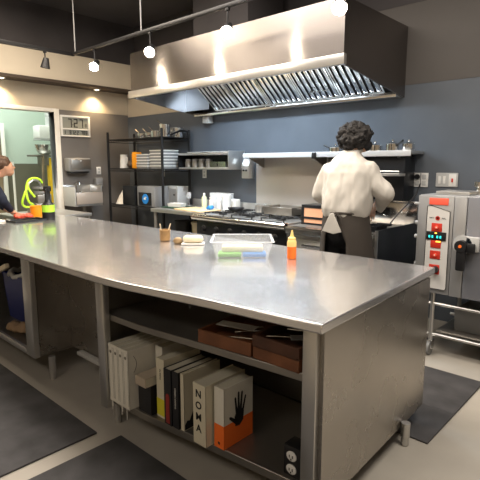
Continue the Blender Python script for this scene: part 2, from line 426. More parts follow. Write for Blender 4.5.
# cream / yellow
t, wd = book('book', 'cream book with a yellow band at the foot of its spine', -1.915, -1.850, 1.425, .25, .325, 'book_cream')
P('band', MB().box(-wd, wd, -.0024, -.0012, .012, .105), 'book_yellow', t, 'yellow band')
text('spine_lettering', 'the kitchen', .013, 'ink', t, (0, -.002, .24), (0, 0, -1), (1, 0, 0))
t, wd = book('book', 'thin white paperback leaning beside the yellow-banded book', -1.847, -1.832, 1.45, .22, .29, 'book_white')
# black with red
t, wd = book('book', 'black book with a red panel on its spine', -1.829, -1.772, 1.405, .25, .30, 'book_black')
P('spine_panel', MB().prism([(-.014, .01), (.014, .01), (.014, .15), (.010, .165), (0, .17), (-.010, .165), (-.014, .15)], -.0028, -.0012, 'y'), 'book_red', t, 'red panel')
t, wd = book('book', 'black book with small white vertical lettering on the spine', -1.769, -1.722, 1.41, .25, .30, 'book_black')
text('spine_lettering', 'MODERN COOKING', .012, 'paper', t, (0, -.0022, .16), (0, 0, -1), (1, 0, 0))
# cream cover with black mountain
t, wd = book('book', 'cream book with a black mountain shape on its cover, left of the NOMA book', -1.716, -1.692, 1.42, .25, .30, 'book_cream')
pk = [(.004, .004), (.246, .004), (.246, .06), (.20, .09), (.17, .14), (.14, .12), (.12, .16), (.10, .155), (.085, .125), (.06, .09), (.035, .045), (.02, .05), (.004, .03)]
P('cover_art', MB().prism(pk, wd, wd + .0008, 'x'), 'ink', t, 'black mountain silhouette')
# NOMA
t, wd = book('book', 'cream cookbook with NOMA in black letters down its spine', -1.594, -1.509, 1.395, .27, .305, 'book_cream')
for k, ch in enumerate('NOMA'):
    text('letter', ch, .052, 'ink', t, (-.004, -.0022, .255 - k * .058), (1, 0, 0), (0, 0, 1), bold=.0009)
# hand book
t, wd = book('book', 'white and orange book with a black hand on its cover, right end of the row', -1.496, -1.434, 1.44, .20, .30, 'book_white')
P('band', MB().box(-wd - .0002, wd + .0006, -.0026, -.0012, .0006, .118), 'book_orange', t, 'orange spine band')
P('cover_band', MB().prism([(-.002, .0006), (.004, .0006), (.004, .118), (-.002, .118)], wd, wd + .0006, 'x').prism([(.004, .0006), (.20, .0006), (.20, .118), (.004, .118)], wd, wd + .0006, 'x'), 'book_orange', t, 'orange lower cover')
hd = MB()
hd.prism([(.075, .09), (.105, .085), (.13, .105), (.135, .15), (.125, .165), (.085, .165), (.07, .14)], wd + .0007, wd + .0014, 'x')
def finger(hx, hz, tx, tz, wdt):
    dx, dz = tx - hx, tz - hz; L = math.hypot(dx, dz); nx, nz = -dz / L * wdt, dx / L * wdt
    hd.prism([(hx - nx, hz - nz), (hx + nx, hz + nz), (tx + nx * .7, tz + nz * .7), (tx + dx / L * wdt * .8, tz + dz / L * wdt * .8), (tx - nx * .7, tz - nz * .7)], wd + .0007, wd + .0014, 'x')
finger(.08, .11, .040, .145, .010); finger(.085, .155, .075, .232, .0075); finger(.098, .16, .098, .252, .008); finger(.112, .16, .122, .248, .008); finger(.126, .15, .146, .220, .007)
P('cover_art', hd, 'ink', t, 'black hand print')
text('spine_lettering', 'MEXICO FROM', .012, 'ink', t, (.012, -.002, .21), (0, 0, -1), (1, 0, 0)) if False else None
P('spine_emblem', MB().box(-.006, .006, -.0034, -.0026, .02, .032), 'ink', t)

# ---- trays on the middle shelf
def tray(label, x0, x1, y0, y1, z0, h, m, rz=0.):
    t = T('wooden_tray', label, 'tray', ((x0 + x1) / 2, (y0 + y1) / 2, z0), rz, 'wooden trays on the middle shelf')
    wx, wy = (x1 - x0) / 2, (y1 - y0) / 2
    P('tray_body', MB().open_box(-wx, wx, -wy, wy, 0, h, .010), m, t, bevel=.002)
    return t
tray('brown wooden tray of cutlery, left of the stacked trays', -1.62, -1.315, 1.45, 1.86, .676, .062, 'tray_light', .10)
tray('lower tray of the stacked pair beside the corner post', -1.285, -1.045, 1.47, 1.90, .676, .052, 'tray_light')
tray('upper tray of the stacked pair beside the corner post', -1.287, -1.043, 1.468, 1.902, .730, .052, 'tray')
S('paper_card', MB().box(-.10, .10, -.035, .035, 0, .002), 'paper', 'white paper card lying in the left cutlery tray', 'card', (-1.50, 1.60, .735), .25)
S('paper_card', MB().box(-.05, .05, -.03, .03, 0, .002), 'light_grey', 'grey card lying in the upper stacked tray', 'card', (-1.12, 1.60, .771), .7)
def cutlery(kind, label, loc, rz, grp='cutlery in the wooden trays'):
    mb = MB()
    if kind == 'spoon':
        mb.tube([(-.09, 0, .004), (-.03, 0, .006), (.045, 0, .004)], [.004, .003, .003], 8).ell((.068, 0, .006), (.028, .018, .005), 14)
    elif kind == 'fork':
        mb.tube([(-.09, 0, .004), (-.03, 0, .006), (.04, 0, .004)], [.004, .003, .003], 8).box(.038, .06, -.011, .011, .003, .006)
        for q in (-.009, -.003, .003, .009): mb.box(.06, .095, q - .0014, q + .0014, .003, .0055)
    else:
        mb.box(-.10, -.02, -.008, .008, 0, .010, .003).prism([(-.02, -.009), (.09, -.007), (.105, .004), (.09, .009), (-.02, .009)], .004, .0065)
    return S(kind, mb, 'bright_steel', label, kind, loc, rz, grp)
ct = [('spoon', 'steel spoon nearest the front rim of the left cutlery tray', (-1.42, 1.56, .70), .5), ('fork', 'steel fork crossing the spoons in the left cutlery tray', (-1.45, 1.66, .70), .9),
      ('knife', 'steel knife on the left side of the left cutlery tray', (-1.54, 1.70, .70), .3), ('spoon', 'steel spoon at the back of the left cutlery tray', (-1.40, 1.74, .70), 1.3),
      ('spoon', 'steel spoon lying in the upper stacked tray', (-1.20, 1.60, .750), .6), ('knife', 'steel knife lying in the upper stacked tray', (-1.17, 1.72, .750), .4), ('fork', 'steel fork lying in the upper stacked tray', (-1.14, 1.80, .750), 1.0)]
for a in ct: cutlery(*a)
# small hook under the worktop
S('hanging_hook', MB().tube([(0, 0, .0), (0, 0, -.03), (.008, 0, -.045), (.0, 0, -.06), (-.004, 0, -.09)], .004, 8).lathe([(.012, 0), (.012, .006)], (0, 0, -.001), 12), 'bright_steel', 'small bent steel hook hanging beneath the worktop over the middle shelf', 'hook', (-1.78, 1.55, .863))

# ---- under the left base: blue bin, bag, cloth
t = T('waste_bin', 'dark blue plastic bin lined with a white bag under the left worktop', 'bin', (-4.03, 1.74, .186), 0)
P('bin_body', MB().open_box(-.19, .19, -.16, .20, 0, .40, .008, .03), 'blue', t, bevel=.006)
lt = MB()
for k in range(24):
    a = k / 24 * 2 * PI
bag = [(math.cos(k / 28 * 2 * PI) * (.205 + .012 * math.sin(k * 2.3)), .02 + math.sin(k / 28 * 2 * PI) * (.215 + .01 * math.cos(k * 1.7)), .405 + .012 * math.sin(k * 1.9)) for k in range(28)]
P('bin_liner', MB().tube(bag, .020, 8, True), 'bag', t, 'white plastic liner')
S('lid', MB().box(-.20, .20, -.02, .02, -.02, .02, .008, Matrix.Rotation(-.35, 3, 'Y')), 'cream', 'cream plastic strip slanting over the blue bin', 'strip', (-4.10, 1.47, .63))
cl = MB().ell((0, 0, .03), (.15, .07, .035), 20).ell((.10, .01, .05), (.05, .04, .045), 14)
o = S('cleaning_cloth', cl, 'rug', 'crumpled tan cloth on the bottom shelf in front of the blue bin', 'cloth', (-3.78, 1.47, .186)); bake(o, .012, 3, (.015, 18))
S('spray_gun', MB().tube([(0, 0, 0), (.02, 0, .05), (.03, 0, .10), (.0, 0, .135)], [.012, .012, .013, .010], 8).tube([(.03, 0, .10), (.06, 0, .08)], .008), 'white_plastic', 'small white spray nozzle leaning by the corner post and the blue bin', 'spray nozzle', (-3.52, 1.44, .187))

# ============================================================ ON THE WORKTOP
ZT = .911
# twine cup with sticks
t = T('wicker_cup', 'tan woven cup of wooden sticks on the worktop', 'cup', (-2.93, 2.30, ZT))
prof = [(.030, 0), (.037, .004)]
for k in range(9): prof += [(.040 + (.002 if k % 2 else 0), .008 + k * .0085)]
prof += [(.043, .085), (.038, .085), (.034, .01), (0, .01)]
P('cup_body', MB().lathe(prof, n=28), 'wicker', t)
P('rim', MB().tube([(math.cos(a / 24 * 2 * PI) * .042, math.sin(a / 24 * 2 * PI) * .042, .086) for a in range(24)], .004, 6, True), 'wicker', t)
for i, (a, b) in enumerate(((-.018, -.008), (.010, .006))):
    S('wooden_stick', MB().tube([(a, 0, .014), (a * 1.6 + .006, .0, .08), (a * 2 + .02 * (1 if i else .2), .005, .135)], .0045, 8), 'cream', ['left pale stick standing in the woven cup', 'right pale stick standing in the woven cup'][i], 'stick', (-2.93, 2.30 + b, ZT + .0005), .75, 'sticks in the woven cup')
S('bread_roll', MB().lathe([(0, 0), (.022, .001), (.034, .012), (.035, .026), (.026, .042), (.012, .048), (0, .050)], n=22), 'brown_ball', 'small brown round crusted roll beside the woven cup', 'bread', (-2.75, 2.28, ZT))
t = T('butter_block', 'pale rounded block on a small white dish beside the brown roll', 'food', (-2.645, 2.34, ZT), .72)
P('block', MB().box(-.075, .075, -.04, .04, .014, .068, .024), 'dough', t, smooth=60)
P('dish', MB().box(-.085, .085, -.05, .05, 0, .013, .006), 'white_plastic', t)

# clear food box
t = T('food_container', 'clear plastic food container without a lid on the worktop', 'container', (-2.11, 2.30, ZT), .74)
P('box_wall', MB().open_box(-.165, .165, -.145, .145, 0, .105, .003, .028), 'clear', t)
rim = [(-.175, -.13), (.175, -.13), (.175, .13), (-.175, .13)]
P('rim', MB().box(-.205, .205, -.183, -.167, .105, .110, .002).box(-.205, .205, .167, .183, .105, .110, .002).box(-.205, -.187, -.167, .167, .105, .110, .002).box(.187, .205, -.167, .167, .105, .110, .002), 'clear_edge', t)
g = 'packets inside the clear container'
S('food_packet', MB().box(-.08, .07, -.055, .05, 0, .026, .006), 'green', 'green packet on the left inside the clear container', 'packet', (-2.112, 2.19, ZT + .0035), .74, g)
S('food_packet', MB().box(-.075, .075, -.05, .05, 0, .026, .006), 'sky_blue', 'blue packet on the right inside the clear container', 'packet', (-1.998, 2.294, ZT + .0035), .74, g)
S('food_packet', MB().box(-.135, .135, -.06, .075, 0, .034, .008), 'cream', 'cream packet lying on the green and blue packets', 'packet', (-2.085, 2.275, ZT + .031), .74, g)

# squeeze bottle
t = T('squeeze_bottle', 'orange sauce squeeze bottle with a yellow tip on the worktop', 'bottle', (-1.775, 2.40, ZT))
P('bottle_body', MB().lathe([(.027, 0), (.030, .004), (.030, .075), (.0301, .078)], n=24), 'sauce', t)
P('bottle_neck', MB().lathe([(.030, .0785), (.030, .105), (.026, .118), (.022, .122)], n=24), 'nozzle', t)
P('cap', MB().lathe([(.024, .122), (.024, .134), (.014, .140), (.008, .160), (.005, .182), (0, .183)], n=20), 'nozzle', t)

# blender at the far end
t = T('blender_jug', 'black blender jug with a lime green band at the far end of the worktop', 'blender', (-5.02, 2.36, ZT))
P('jug', MB().lathe([(.062, 0), (.066, .01), (.066, .085)], n=24), 'black_plastic', t)
P('band', MB().lathe([(.0665, .086), (.067, .16)], n=24), 'lime_label', t, 'lime green band')
P('upper_jug', MB().lathe([(.062, .161), (.04, .19), (.028, .22), (.028, .30), (.040, .31), (.040, .36), (0, .37)], n=20), 'black_plastic', t)
P('jug_handle', MB().tube([(.03, -.02, .33), (.075, -.05, .32), (.085, -.055, .25), (.045, -.03, .20)], .010, 8), 'dark_metal', t)
# tray at the far edge
S('baking_tray', MB().open_box(-.10, .10, -.17, .17, 0, .02, .004, .006), 'dark_metal', 'thin dark baking tray at the far left edge of the worktop', 'tray', (-5.05, 2.13, ZT), .1)
S('towel', MB().box(-.11, .11, -.2, .2, 0, .014, .006), 'paper', 'folded white towel on the worktop near the man in navy', 'towel', (-5.2, 1.78, ZT), .2)

# ============================================================ FAR LEFT: second table, hose, sink machine
t = T('side_table', 'stainless table beyond the island end, in front of the doorway', 'table', (-5.95, 2.75, 0))
P('table_top', MB().box(-.42, .42, -.45, .42, .85, .89, .004), 'steel', t)
for sx in (-1, 1):
    for sy in (-1, 1): P('leg', MB().cyl((.38 * sx, .39 * sy, 0), (.38 * sx, .39 * sy, .85), .02, n=12), 'steel', t)
P('under_shelf', MB().box(-.36, .36, -.37, .37, .25, .28), 'dark_steel', t)
ZQ = .8905
S('tub', MB().lathe([(.060, 0), (.066, .004), (.074, .12), (.078, .123), (.078, .128), (.070, .128), (.062, .01), (0, .01)], n=24), 'orange', 'round orange yellow tub on the side table by the man', 'tub', (-5.60, 2.49, ZQ))
S('food_pile', bake(mesh_obj('food_pile', MB().ell((0, 0, .02), (.10, .06, .03)).ell((.05, .03, .03), (.05, .05, .03)), 'red'), .01, 2, (.02, 25)) and MB().ell((0, 0, .02), (.10, .06, .028)).ell((.06, .03, .025), (.05, .05, .03)).ell((-.05, .02, .03), (.04, .04, .025)), 'red', 'small red heap of food under the hands of the man', 'food', (-5.72, 2.375, ZQ)) if False else None
fp = S('food_pile', MB().ell((0, 0, .02), (.05, .09, .028)).ell((.02, .06, .025), (.05, .05, .03)).ell((-.02, -.05, .03), (.04, .04, .025)), 'label_red', 'small red heap of food below the hands of the man', 'food', (-5.56, 2.30, .8905)); bake(fp, .01, 2, (.02, 30))
t = T('dishwash_tap', 'stainless pre-rinse tap and machine between the lime hose and the blender', 'tap', (-6.0, 2.74, ZQ))
P('machine_body', MB().box(-.15, .15, -.13, .10, 0, .13, .01).box(-.12, .12, -.10, .08, .135, .24, .01), 'dark_steel', t)
P('spray_arm', MB().tube([(0, 0, .24), (0, 0, .36), (0, -.03, .41), (.02, -.10, .42), (.03, -.16, .38), (.03, -.17, .30)], .013, 10), 'steel', t)
P('ring', MB().lathe([(.085, .25), (.085, .28), (.075, .28), (.075, .25)], (0, 0, 0), 24).lathe([(.095, .31), (.095, .335), (.085, .335), (.085, .31)], (0, 0, 0), 24), 'grey_plastic', t)
def hy_(p): return [(0.02 * math.sin(i * 1.3), 2.43 + (x / 6.85 - 15) * .0108 - 2.73, 1.34 - (155 + y / 6.85 - 178) * .0127 - ZQ - .02) for i, (x, y) in enumerate(p)]
def catmull(p, n=8):
    out = []; p = [Vector(q) for q in p]; q = [p[0]] + p + [p[-1]]
    for i in range(1, len(q) - 2):
        for k in range(n):
            t_ = k / n; a_, b_, c_, d_ = q[i - 1:i + 3]
            out.append(.5 * ((2 * b_) + (c_ - a_) * t_ + (2 * a_ - 5 * b_ + 4 * c_ - d_) * t_ ** 2 + (3 * b_ - a_ - 3 * c_ + d_) * t_ ** 3))
    out.append(p[-1]); return out
hs = catmull(hy_([(268, 190), (245, 168), (205, 158), (168, 172), (148, 215), (140, 265), (150, 312), (185, 335), (160, 348), (122, 342), (102, 315), (120, 262), (150, 215), (160, 190), (158, 215), (172, 250), (198, 282)]))
S('water_hose', MB().tube(hs, .014, 8), 'lime', 'coiled lime green water hose hanging in front of the doorway', 'hose', (-5.85, 2.73, ZQ + .02))
# yellow + brown poles, leaning in the far room
S('mop_pole', MB().box(-.05, .05, -.05, .05, 0, 1.62, .01), 'yellow', 'wide yellow upright board standing in the back room', 'board', (-8.1, 3.90, 0))
S('broom_pole', MB().cyl((0, 0, 0), (.05, .05, 1.68), .022, n=10), 'wood_door', 'brown wooden pole leaning beside the yellow board', 'pole', (-8.1, 3.70, 0))
t = T('wall_shelf', 'steel wall shelf in the back room carrying a mixing bowl', 'shelf', (-8.25, 3.95, 1.64))
P('shelf_board', MB().box(-.2, .22, -.30, .40, 0, .03, .003), 'dark_steel', t)
for yy in (.20, -.12): P('bracket', MB().box(-.2, .2, yy, yy + .02, -.15, -.0005), 'dark_steel', t)
t2 = T('mixing_bowl', 'steel mixing bowl on the back room shelf', 'bowl', (-8.25, 3.88, 1.671))
P('bowl', MB().lathe([(.06, 0), (.10, .02), (.145, .08), (.165, .17), (.172, .175), (.160, .17), (.138, .085), (.09, .03), (0, .02)], n=28), 'bright_steel', t2)
S('wall_shelf', MB().box(-.16, .16, -.22, .30, 0, .025, .003), 'light_grey', 'upper grey wall shelf in the back room under the white box', 'shelf', (-8.3, 4.0, 1.925))
S('storage_box', MB().box(-.13, .13, -.20, .20, 0, .22, .02), 'white_plastic', 'white plastic box on the upper shelf of the back room', 'box', (-8.3, 3.97, 1.951))
S('tin_can', MB().lathe([(.07, 0), (.07, .15), (.06, .16), (.07, .17), (.07, .22), (0, .225)], n=20), 'light_grey', 'grey tin standing on the white box in the back room', 'tin', (-8.3, 4.02, 2.172))
S('pipe_column', MB().box(-.05, .05, -.05, .05, 0, 3.5, .01), 'paper', 'white square column in the back room, right side of the doorway', 'column', (-8.0, 4.28, .05))
S('wall_post', MB().cyl((0, 0, 0), (0, 0, 1.55), .02, n=10), 'paper', 'thin white upright pipe behind the man in the back room', 'pipe', (-8.5, 3.42, 0))

# ============================================================ LEFT WALL ITEMS
t = T('wall_clock', 'white framed digital wall clock reading 7:27', 'clock', (XL + .001, 3.66, 2.065))
P('frame', MB().box(0, .03, -.235, .235, -.152, -.135, .004).box(0, .03, -.235, .235, .125, .152, .004).box(0, .03, -.235, -.205, -.135, .125, .003).box(0, .03, .205, .235, -.135, .125, .003).box(0, .028, -.205, .205, -.052, -.034, .002), 'white_plastic', t)
P('display', MB().box(.002, .018, -.204, .204, -.134, .124), 'clock_face', t)
SEG = {'0': 'abcdef', '1': 'bc', '2': 'abged', '3': 'abgcd', '4': 'fgbc', '5': 'afgcd', '6': 'afgedc', '7': 'abc', '8': 'abcdefg', '9': 'abcdfg'}
def seg7(mb, ch, y, z, w_, h_, th, x0=.0182, x1=.0196):
    S_ = SEG[ch]; hw, hh = w_ / 2, h_ / 2
    bars = {'a': (-hw, hw, hh - th, hh), 'g': (-hw, hw, -th / 2, th / 2), 'd': (-hw, hw, -hh, -hh + th), 'b': (hw - th, hw, 0, hh), 'c': (hw - th, hw, -hh, 0), 'f': (-hw, -hw + th, 0, hh), 'e': (-hw, -hw + th, -hh, 0)}
    for s_ in S_:
        a, b, c, d_ = bars[s_]; mb.box(x0, x1, y + a, y + b, z + c, z + d_)
mb = MB(); seg7(mb, '7', -.085, .045, .055, .125, .014); seg7(mb, '2', .005, .045, .060, .125, .015); seg7(mb, '7', .095, .045, .055, .125, .014)
for z in (.02, .075): mb.box(.0182, .0196, -.045, -.035, z - .006, z + .006)
P('time_digits', mb, 'ink', t)
for nm_, ds_ in (('date_digits', (('1', -.175),)), ('day_digits', (('8', -.085), ('1', -.05), ('2', -.015), ('2', .03))), ('temperature_digits', (('7', .10), ('8', .135), ('8', .172)))):
    mb = MB()
    for ch, y in ds_: seg7(mb, ch, y, -.092, .026, .056, .008)
    P(nm_, mb, 'ink', t)
mb = MB(); seg7(mb, '8', .168, .02, .026, .05, .006); P('seconds_digits', mb, 'ink', t)

t = T('towel_dispenser', 'grey smoked paper towel dispenser on the left wall below the clock', 'dispenser', (XL + .001, 3.63, 1.40))
P('casing', MB().box(0, .16, -.18, .18, 0, .20, .02), 'grey_plastic', t, smooth=60)
P('front_cover', MB().box(.161, .175, -.15, .165, .03, .18, .006), 'dark_steel', t, smooth=60)
P('outlet_slot', MB().box(.02, .14, -.15, .15, -.02, -.0005, .003), 'black_plastic', t)
P('badge', MB().ell((.176, .0, .155), (.004, .012, .008), 10), 'white_plastic', t)

t = T('hand_sink', 'stainless wall-mounted hand sink with side splashes below the towel dispenser', 'sink', (XL + .001, 3.60, .90))
P('basin', MB().open_box(.0, .36, -.16, .25, 0, .14, .012, .0), 'steel', t, bevel=.004)
P('back_splash', MB().box(0, .015, -.18, .29, .14, .30, .003), 'steel', t)
P('left_splash', MB().box(.0, .36, -.19, -.175, 0, .28, .003), 'light_grey', t)
P('right_splash', MB().box(.0, .33, .255, .27, 0, .30, .003), 'steel', t)
P('apron_front', MB().box(.361, .375, -.17, .25, .03, .20, .006), 'tan_steel', t)
f = P('faucet', MB().tube([(.05, .0, .14), (.05, .0, .31), (.07, .0, .345), (.12, .0, .35), (.15, .0, .33), (.155, .0, .30)], .011, 10), 'bright_steel', t)
P('tap_handle', MB().cyl((.05, .06, .14), (.05, .06, .20), .012, n=12).box(.03, .10, .052, .068, .20, .212, .003), 'bright_steel', f)
P('drain_pipe', MB().cyl((.18, .05, -.30), (.18, .05, 0), .025, n=14), 'dark_steel', t)
t = T('soap_dispenser', 'dark wall soap dispenser at the right of the hand sink', 'dispenser', (XL + .0005, 3.98, 1.16))
P('casing', MB().box(0, .09, -.06, .06, 0, .14, .012), 'grey_plastic', t)
P('pump_bar', MB().box(.0905, .10, -.05, .05, .01, .05, .003), 'steel', t)

def outlet(label, loc, rz, w_=.075, h_=.115, group='wall outlets'):
    t = T('wall_outlet', label, 'outlet', loc, rz, group)
    P('cover_plate', MB().box(-w_ / 2, w_ / 2, -.012, -.001, -h_ / 2, h_ / 2, .003), 'white_plastic', t)
    P('socket', MB().box(-.017, .017, -.0145, -.0123, .008, .040, .001).box(-.017, .017, -.0145, -.0123, -.040, -.008, .001), 'light_grey', t)
    return t
outlet('white outlet on the left wall beside the black rack post', (XL, 4.02, 1.41), PI / 2)
outlet('white outlet on the slate wall just below the two-tier wall shelf', (-4.93, YB, 1.375), 0)
outlet('outlet on the wall under the rack middle shelf', (-5.86, YB, 1.38), 0)

# ============================================================ WIRE RACK
t = T('wire_rack', 'black wire storage rack in the back left corner', 'rack', (-5.85, 4.3, 0))
for x, y in ((-.66, -.24), (.66, -.24), (-.66, .24), (.66, .24)):
    P('post', MB().cyl((x, y, 0), (x, y, 1.97), .019, n=10).lathe([(.018, 1.97), (.018, 1.985), (0, 1.992)], (x, y, 0), 10), 'dark_metal', t)
def wshelf(z):
    mb = MB()
    for y in (-.25, .25):
        mb.tube([(-.66, y, z), (.66, y, z)], .006, 6).tube([(-.66, y, z - .035), (.66, y, z - .035)], .005, 6)
        pts = [(-.66 + k * .03, y, z if k % 2 else z - .035) for k in range(45)]; mb.tube(pts, .003, 5)
    for x in (-.66, .66): mb.tube([(x, -.25, z), (x, .25, z)], .006, 6).tube([(x, -.25, z - .035), (x, .25, z - .035)], .005, 6)
    for k in range(41): x = -.64 + k * .032; mb.cyl((x, -.25, z + .005), (x, .25, z + .005), .0028, n=5)
    P('wire_shelf', mb, 'dark_metal', t)
for z in (.32, .90, 1.44, 1.87): wshelf(z)
# rounded side hoop at right
P('side_hoop', MB().tube([(.672, -.1, 1.90), (.672, .08, 1.97), (.672, .20, 1.96), (.672, .235, 1.88), (.672, .235, .5)], .014, 8), 'dark_metal', t)

def saucepan(label, loc, rad, h, rz, group, m='bright_steel', hl=.20, lift=.05):
    t = T('saucepan', label, 'saucepan', loc, rz, group)
    P('pan_body', MB().lathe([(rad * .94, 0), (rad, .006), (rad, h), (rad + .004, h + .003), (rad - .003, h), (rad - .004, .008), (0, .007)], n=28), m, t)
    P('handle', MB().tube([(rad - .001, 0, h * .8), (rad + .012, 0, h + .01), (rad + hl, 0, h + lift)], [.007, .006, .008], 8), m, t)
    return t
gp = 'saucepans on the rack top shelf'
zt = 1.878
L1 = [('small steel saucepan at the left end of the top rack shelf', -5.86, .065, .07), ('small steel saucepan second from left on the top rack shelf', -5.70, .07, .075), ('steel saucepan third from left on the top rack shelf', -5.52, .075, .09), ('tall steel saucepan with its handle sticking up highest', -5.34, .08, .17)]
for i, (lb, x, rd, h) in enumerate(L1):
    saucepan(lb, (x, 4.22 + .02 * (i % 2), zt), rd, h, PI * .93, gp, lift=.07, hl=.16)
def stockpot(label, loc, rd, h):
    t = T('stock_pot', label, 'pot', loc, .5, 'stock pots on the rack top shelf')
    P('pot_body', MB().lathe([(rd * .95, 0), (rd, .006), (rd, h), (rd + .005, h + .004), (rd - .003, h), (rd - .004, .008), (0, .007)], n=28), 'bright_steel', t)
    for s_ in (-1, 1): P('handle', MB().tube([(s_ * rd, -.03, h * .8), (s_ * (rd + .025), -.025, h * .82), (s_ * (rd + .025), .025, h * .82), (s_ * rd, .03, h * .8)], .005, 8), 'bright_steel', t)
stockpot('steel pot near the right end of the top rack shelf, beside the tall saucepan', (-5.31, 4.44, zt), .09, .13)
stockpot('steel pot at the back of the top rack shelf between the saucepans', (-5.53, 4.43, zt), .09, .12)
# middle shelf
t = T('pitcher', 'white pitcher on the middle rack shelf', 'pitcher', (-6.31, 4.20, 1.448))
P('body', MB().lathe([(.060, 0), (.064, .005), (.058, .12), (.050, .19), (.056, .205), (.05, .205), (.052, .12), (0, .01)], n=24), 'white_plastic', t)
P('handle', MB().tube([(.05, 0, .17), (.095, 0, .16), (.10, 0, .09), (.055, 0, .05)], .008, 8), 'white_plastic', t)
S('cloth_bundle', MB().ell((0, 0, .05), (.075, .08, .05), 18).ell((-.03, 0, .085), (.04, .05, .035), 14), 'trim_brown', 'dark brown bundle between the white pitcher and the orange box', 'bundle', (-6.12, 4.22, 1.448))
t = T('tall_box', 'tall orange container on the middle rack shelf', 'container', (-5.93, 4.17, 1.448))
P('body', MB().box(-.06, .06, -.05, .05, 0, .215, .010), 'orange', t)
P('lid', MB().box(-.055, .055, -.045, .045, .2155, .235, .006), 'orange', t)
g1 = 'lidded containers stacked on the rack'
rows = ['bottom', 'second from bottom', 'third from bottom', 'fourth from bottom', 'fifth from bottom', 'topmost']
def flat_container(label, loc, w_, dpt, h_, g):
    t = T('lidded_container', label, 'container', loc, 0, g)
    P('base', MB().box(-w_ / 2 + .008, w_ / 2 - .008, -dpt / 2 + .008, dpt / 2 - .008, 0, h_ - .014), 'grey_plastic', t)
    P('lid', MB().box(-w_ / 2, w_ / 2, -dpt / 2, dpt / 2, h_ - .0135, h_, .004), 'white_plastic', t)
for k in range(5):
    flat_container('flat white lidded container, %s of the left stack on the middle rack shelf' % ('topmost' if k == 4 else rows[k]), (-5.70 + random.uniform(-.008, .008), 4.22, 1.448 + k * .0405), .27, .26, .040, g1)
for k in range(6):
    flat_container('flat white lidded container, %s of the right stack on the middle rack shelf' % rows[k], (-5.385 + random.uniform(-.008, .008), 4.25, 1.448 + k * .0425), .31, .28, .042, g1)
# lower shelf appliances
zl = .908
S('paper_cone', MB().lathe([(.13, 0), (.12, .01), (.07, .12), (.015, .21), (0, .215)], n=9), 'paper', 'white cone-shaped filter on the lower rack shelf', 'cone', (-6.33, 4.19, zl))
t = T('speaker_box', 'plain black appliance box on the lower rack shelf', 'appliance', (-6.02, 4.24, zl))
P('casing', MB().box(-.16, .16, -.17, .17, .0, .28, .006), 'black_enamel', t)
P('front_panel', MB().box(-.145, .145, -.178, -.171, .02, .26, .004), 'black_plastic', t)
t = T('coffee_machine', 'grey appliance with a round bright blue display on the lower rack shelf', 'appliance', (-5.60, 4.19, zl))
P('casing', MB().box(-.21, .21, -.12, .13, 0, .29, .012), 'grey_plastic', t)
P('front_panel', MB().box(-.16, .13, -.128, -.121, .02, .20, .01), 'black_plastic', t)
P('display', MB().lathe([(.072, 0), (.072, .006), (0, .007)], n=24), 'sky_blue', t, loc=(0, -.1285, .11)).rotation_euler = (PI / 2, 0, 0)
P('display_mark', MB().box(-.03, .02, -.1365, -.1358, .10, .125, .0).box(-.01, .035, -.1365, -.1358, .13, .14), 'paper', t)
# microwave on counter left end / rack right
t = T('microwave', 'steel fronted microwave right of the blue display appliance', 'microwave', (-5.32, 4.43, zl))
P('casing', MB().box(-.22, .10, -.09, .12, 0, .29, .008), 'light_grey', t)
P('door_panel', MB().box(-.05, .09, -.1, -.091, .03, .26, .004), 'steel', t)
P('button', MB().lathe([(.012, 0), (.012, .01), (0, .011)], n=12), 'black_plastic', t, loc=(0.04, -.1005, .17)).rotation_euler = (PI / 2, 0, 0)

# ============================================================ PREP COUNTER, left
t = T('prep_counter', 'stainless prep counter on legs below the two-tier wall shelf', 'counter', (-4.62, 4.2, 0))
P('counter_top', MB().box(-.54, .46, -.38, .38, .885, .93, .004), 'steel', t)
P('backsplash', MB().box(-.54, .46, .365, .38, .9305, 1.02, .003), 'steel', t)
for x in (-.50, .42):
    for y in (-.33, .33): P('leg', MB().cyl((x, y, 0), (x, y, .885), .022, n=12), 'steel', t)
P('under_shelf', MB().box(-.48, .40, -.31, .31, .55, .58), 'dark_steel', t)
S('ingredient_bucket', MB().lathe([(.15, 0), (.165, .16), (.175, .16), (.175, .185), (0, .19)], n=28), 'cream', 'cream lidded bucket on the shelf under the prep counter', 'bucket', (-4.50, 4.18, .581))
S('dark_tub', MB().lathe([(.11, 0), (.12, .16), (.126, .16), (.126, .18), (0, .185)], n=24), 'black_plastic', 'black lidded tub left of the cream bucket under the prep counter', 'tub', (-4.88, 4.15, .581))
ZC = .9305
S('cutting_board', MB().box(-.28, .28, -.17, .17, 0, .018, .005), 'board', 'tan cutting board on the prep counter nearest the range', 'board', (-4.47, 4.03, ZC), -.12)
S('cutting_board', MB().box(-.17, .17, -.16, .16, 0, .016, .005), 'dark_green', 'dark green cutting board at the left end of the prep counter', 'board', (-4.95, 4.12, ZC), 0)
S('white_tub', MB().open_box(-.10, .10, -.06, .06, 0, .045, .004, .008), 'white_plastic', 'shallow white tub on the dark green cutting board', 'tub', (-4.95, 4.10, ZC + .0165), .2)
def bottle(label, loc, m, r_, h, capm='white_plastic', spray=False):
    t = T('bottle', label, 'bottle', loc, 0, 'bottles on the prep counter')
    P('bottle_body', MB().lathe([(r_ * .95, 0), (r_, .005), (r_, h * .68), (r_ * .45, h * .83), (r_ * .40, h * .88)], n=20), m, t)
    if spray:
        P('spray_head', MB().box(-.035, .02, -.009, .009, h * .88, h, .004).tube([(-.02, 0, h * .92), (-.035, 0, h * .80)], .004, 6), capm, t)
    else: P('cap', MB().lathe([(r_ * .5, h * .88), (r_ * .45, h * .98), (0, h)], n=16), capm, t)
bottle('clear squeeze bottle of pale green oil on the prep counter', (-4.66, 4.33, ZC), mat('pale oil', (.62, .66, .42), .2), .036, .20)
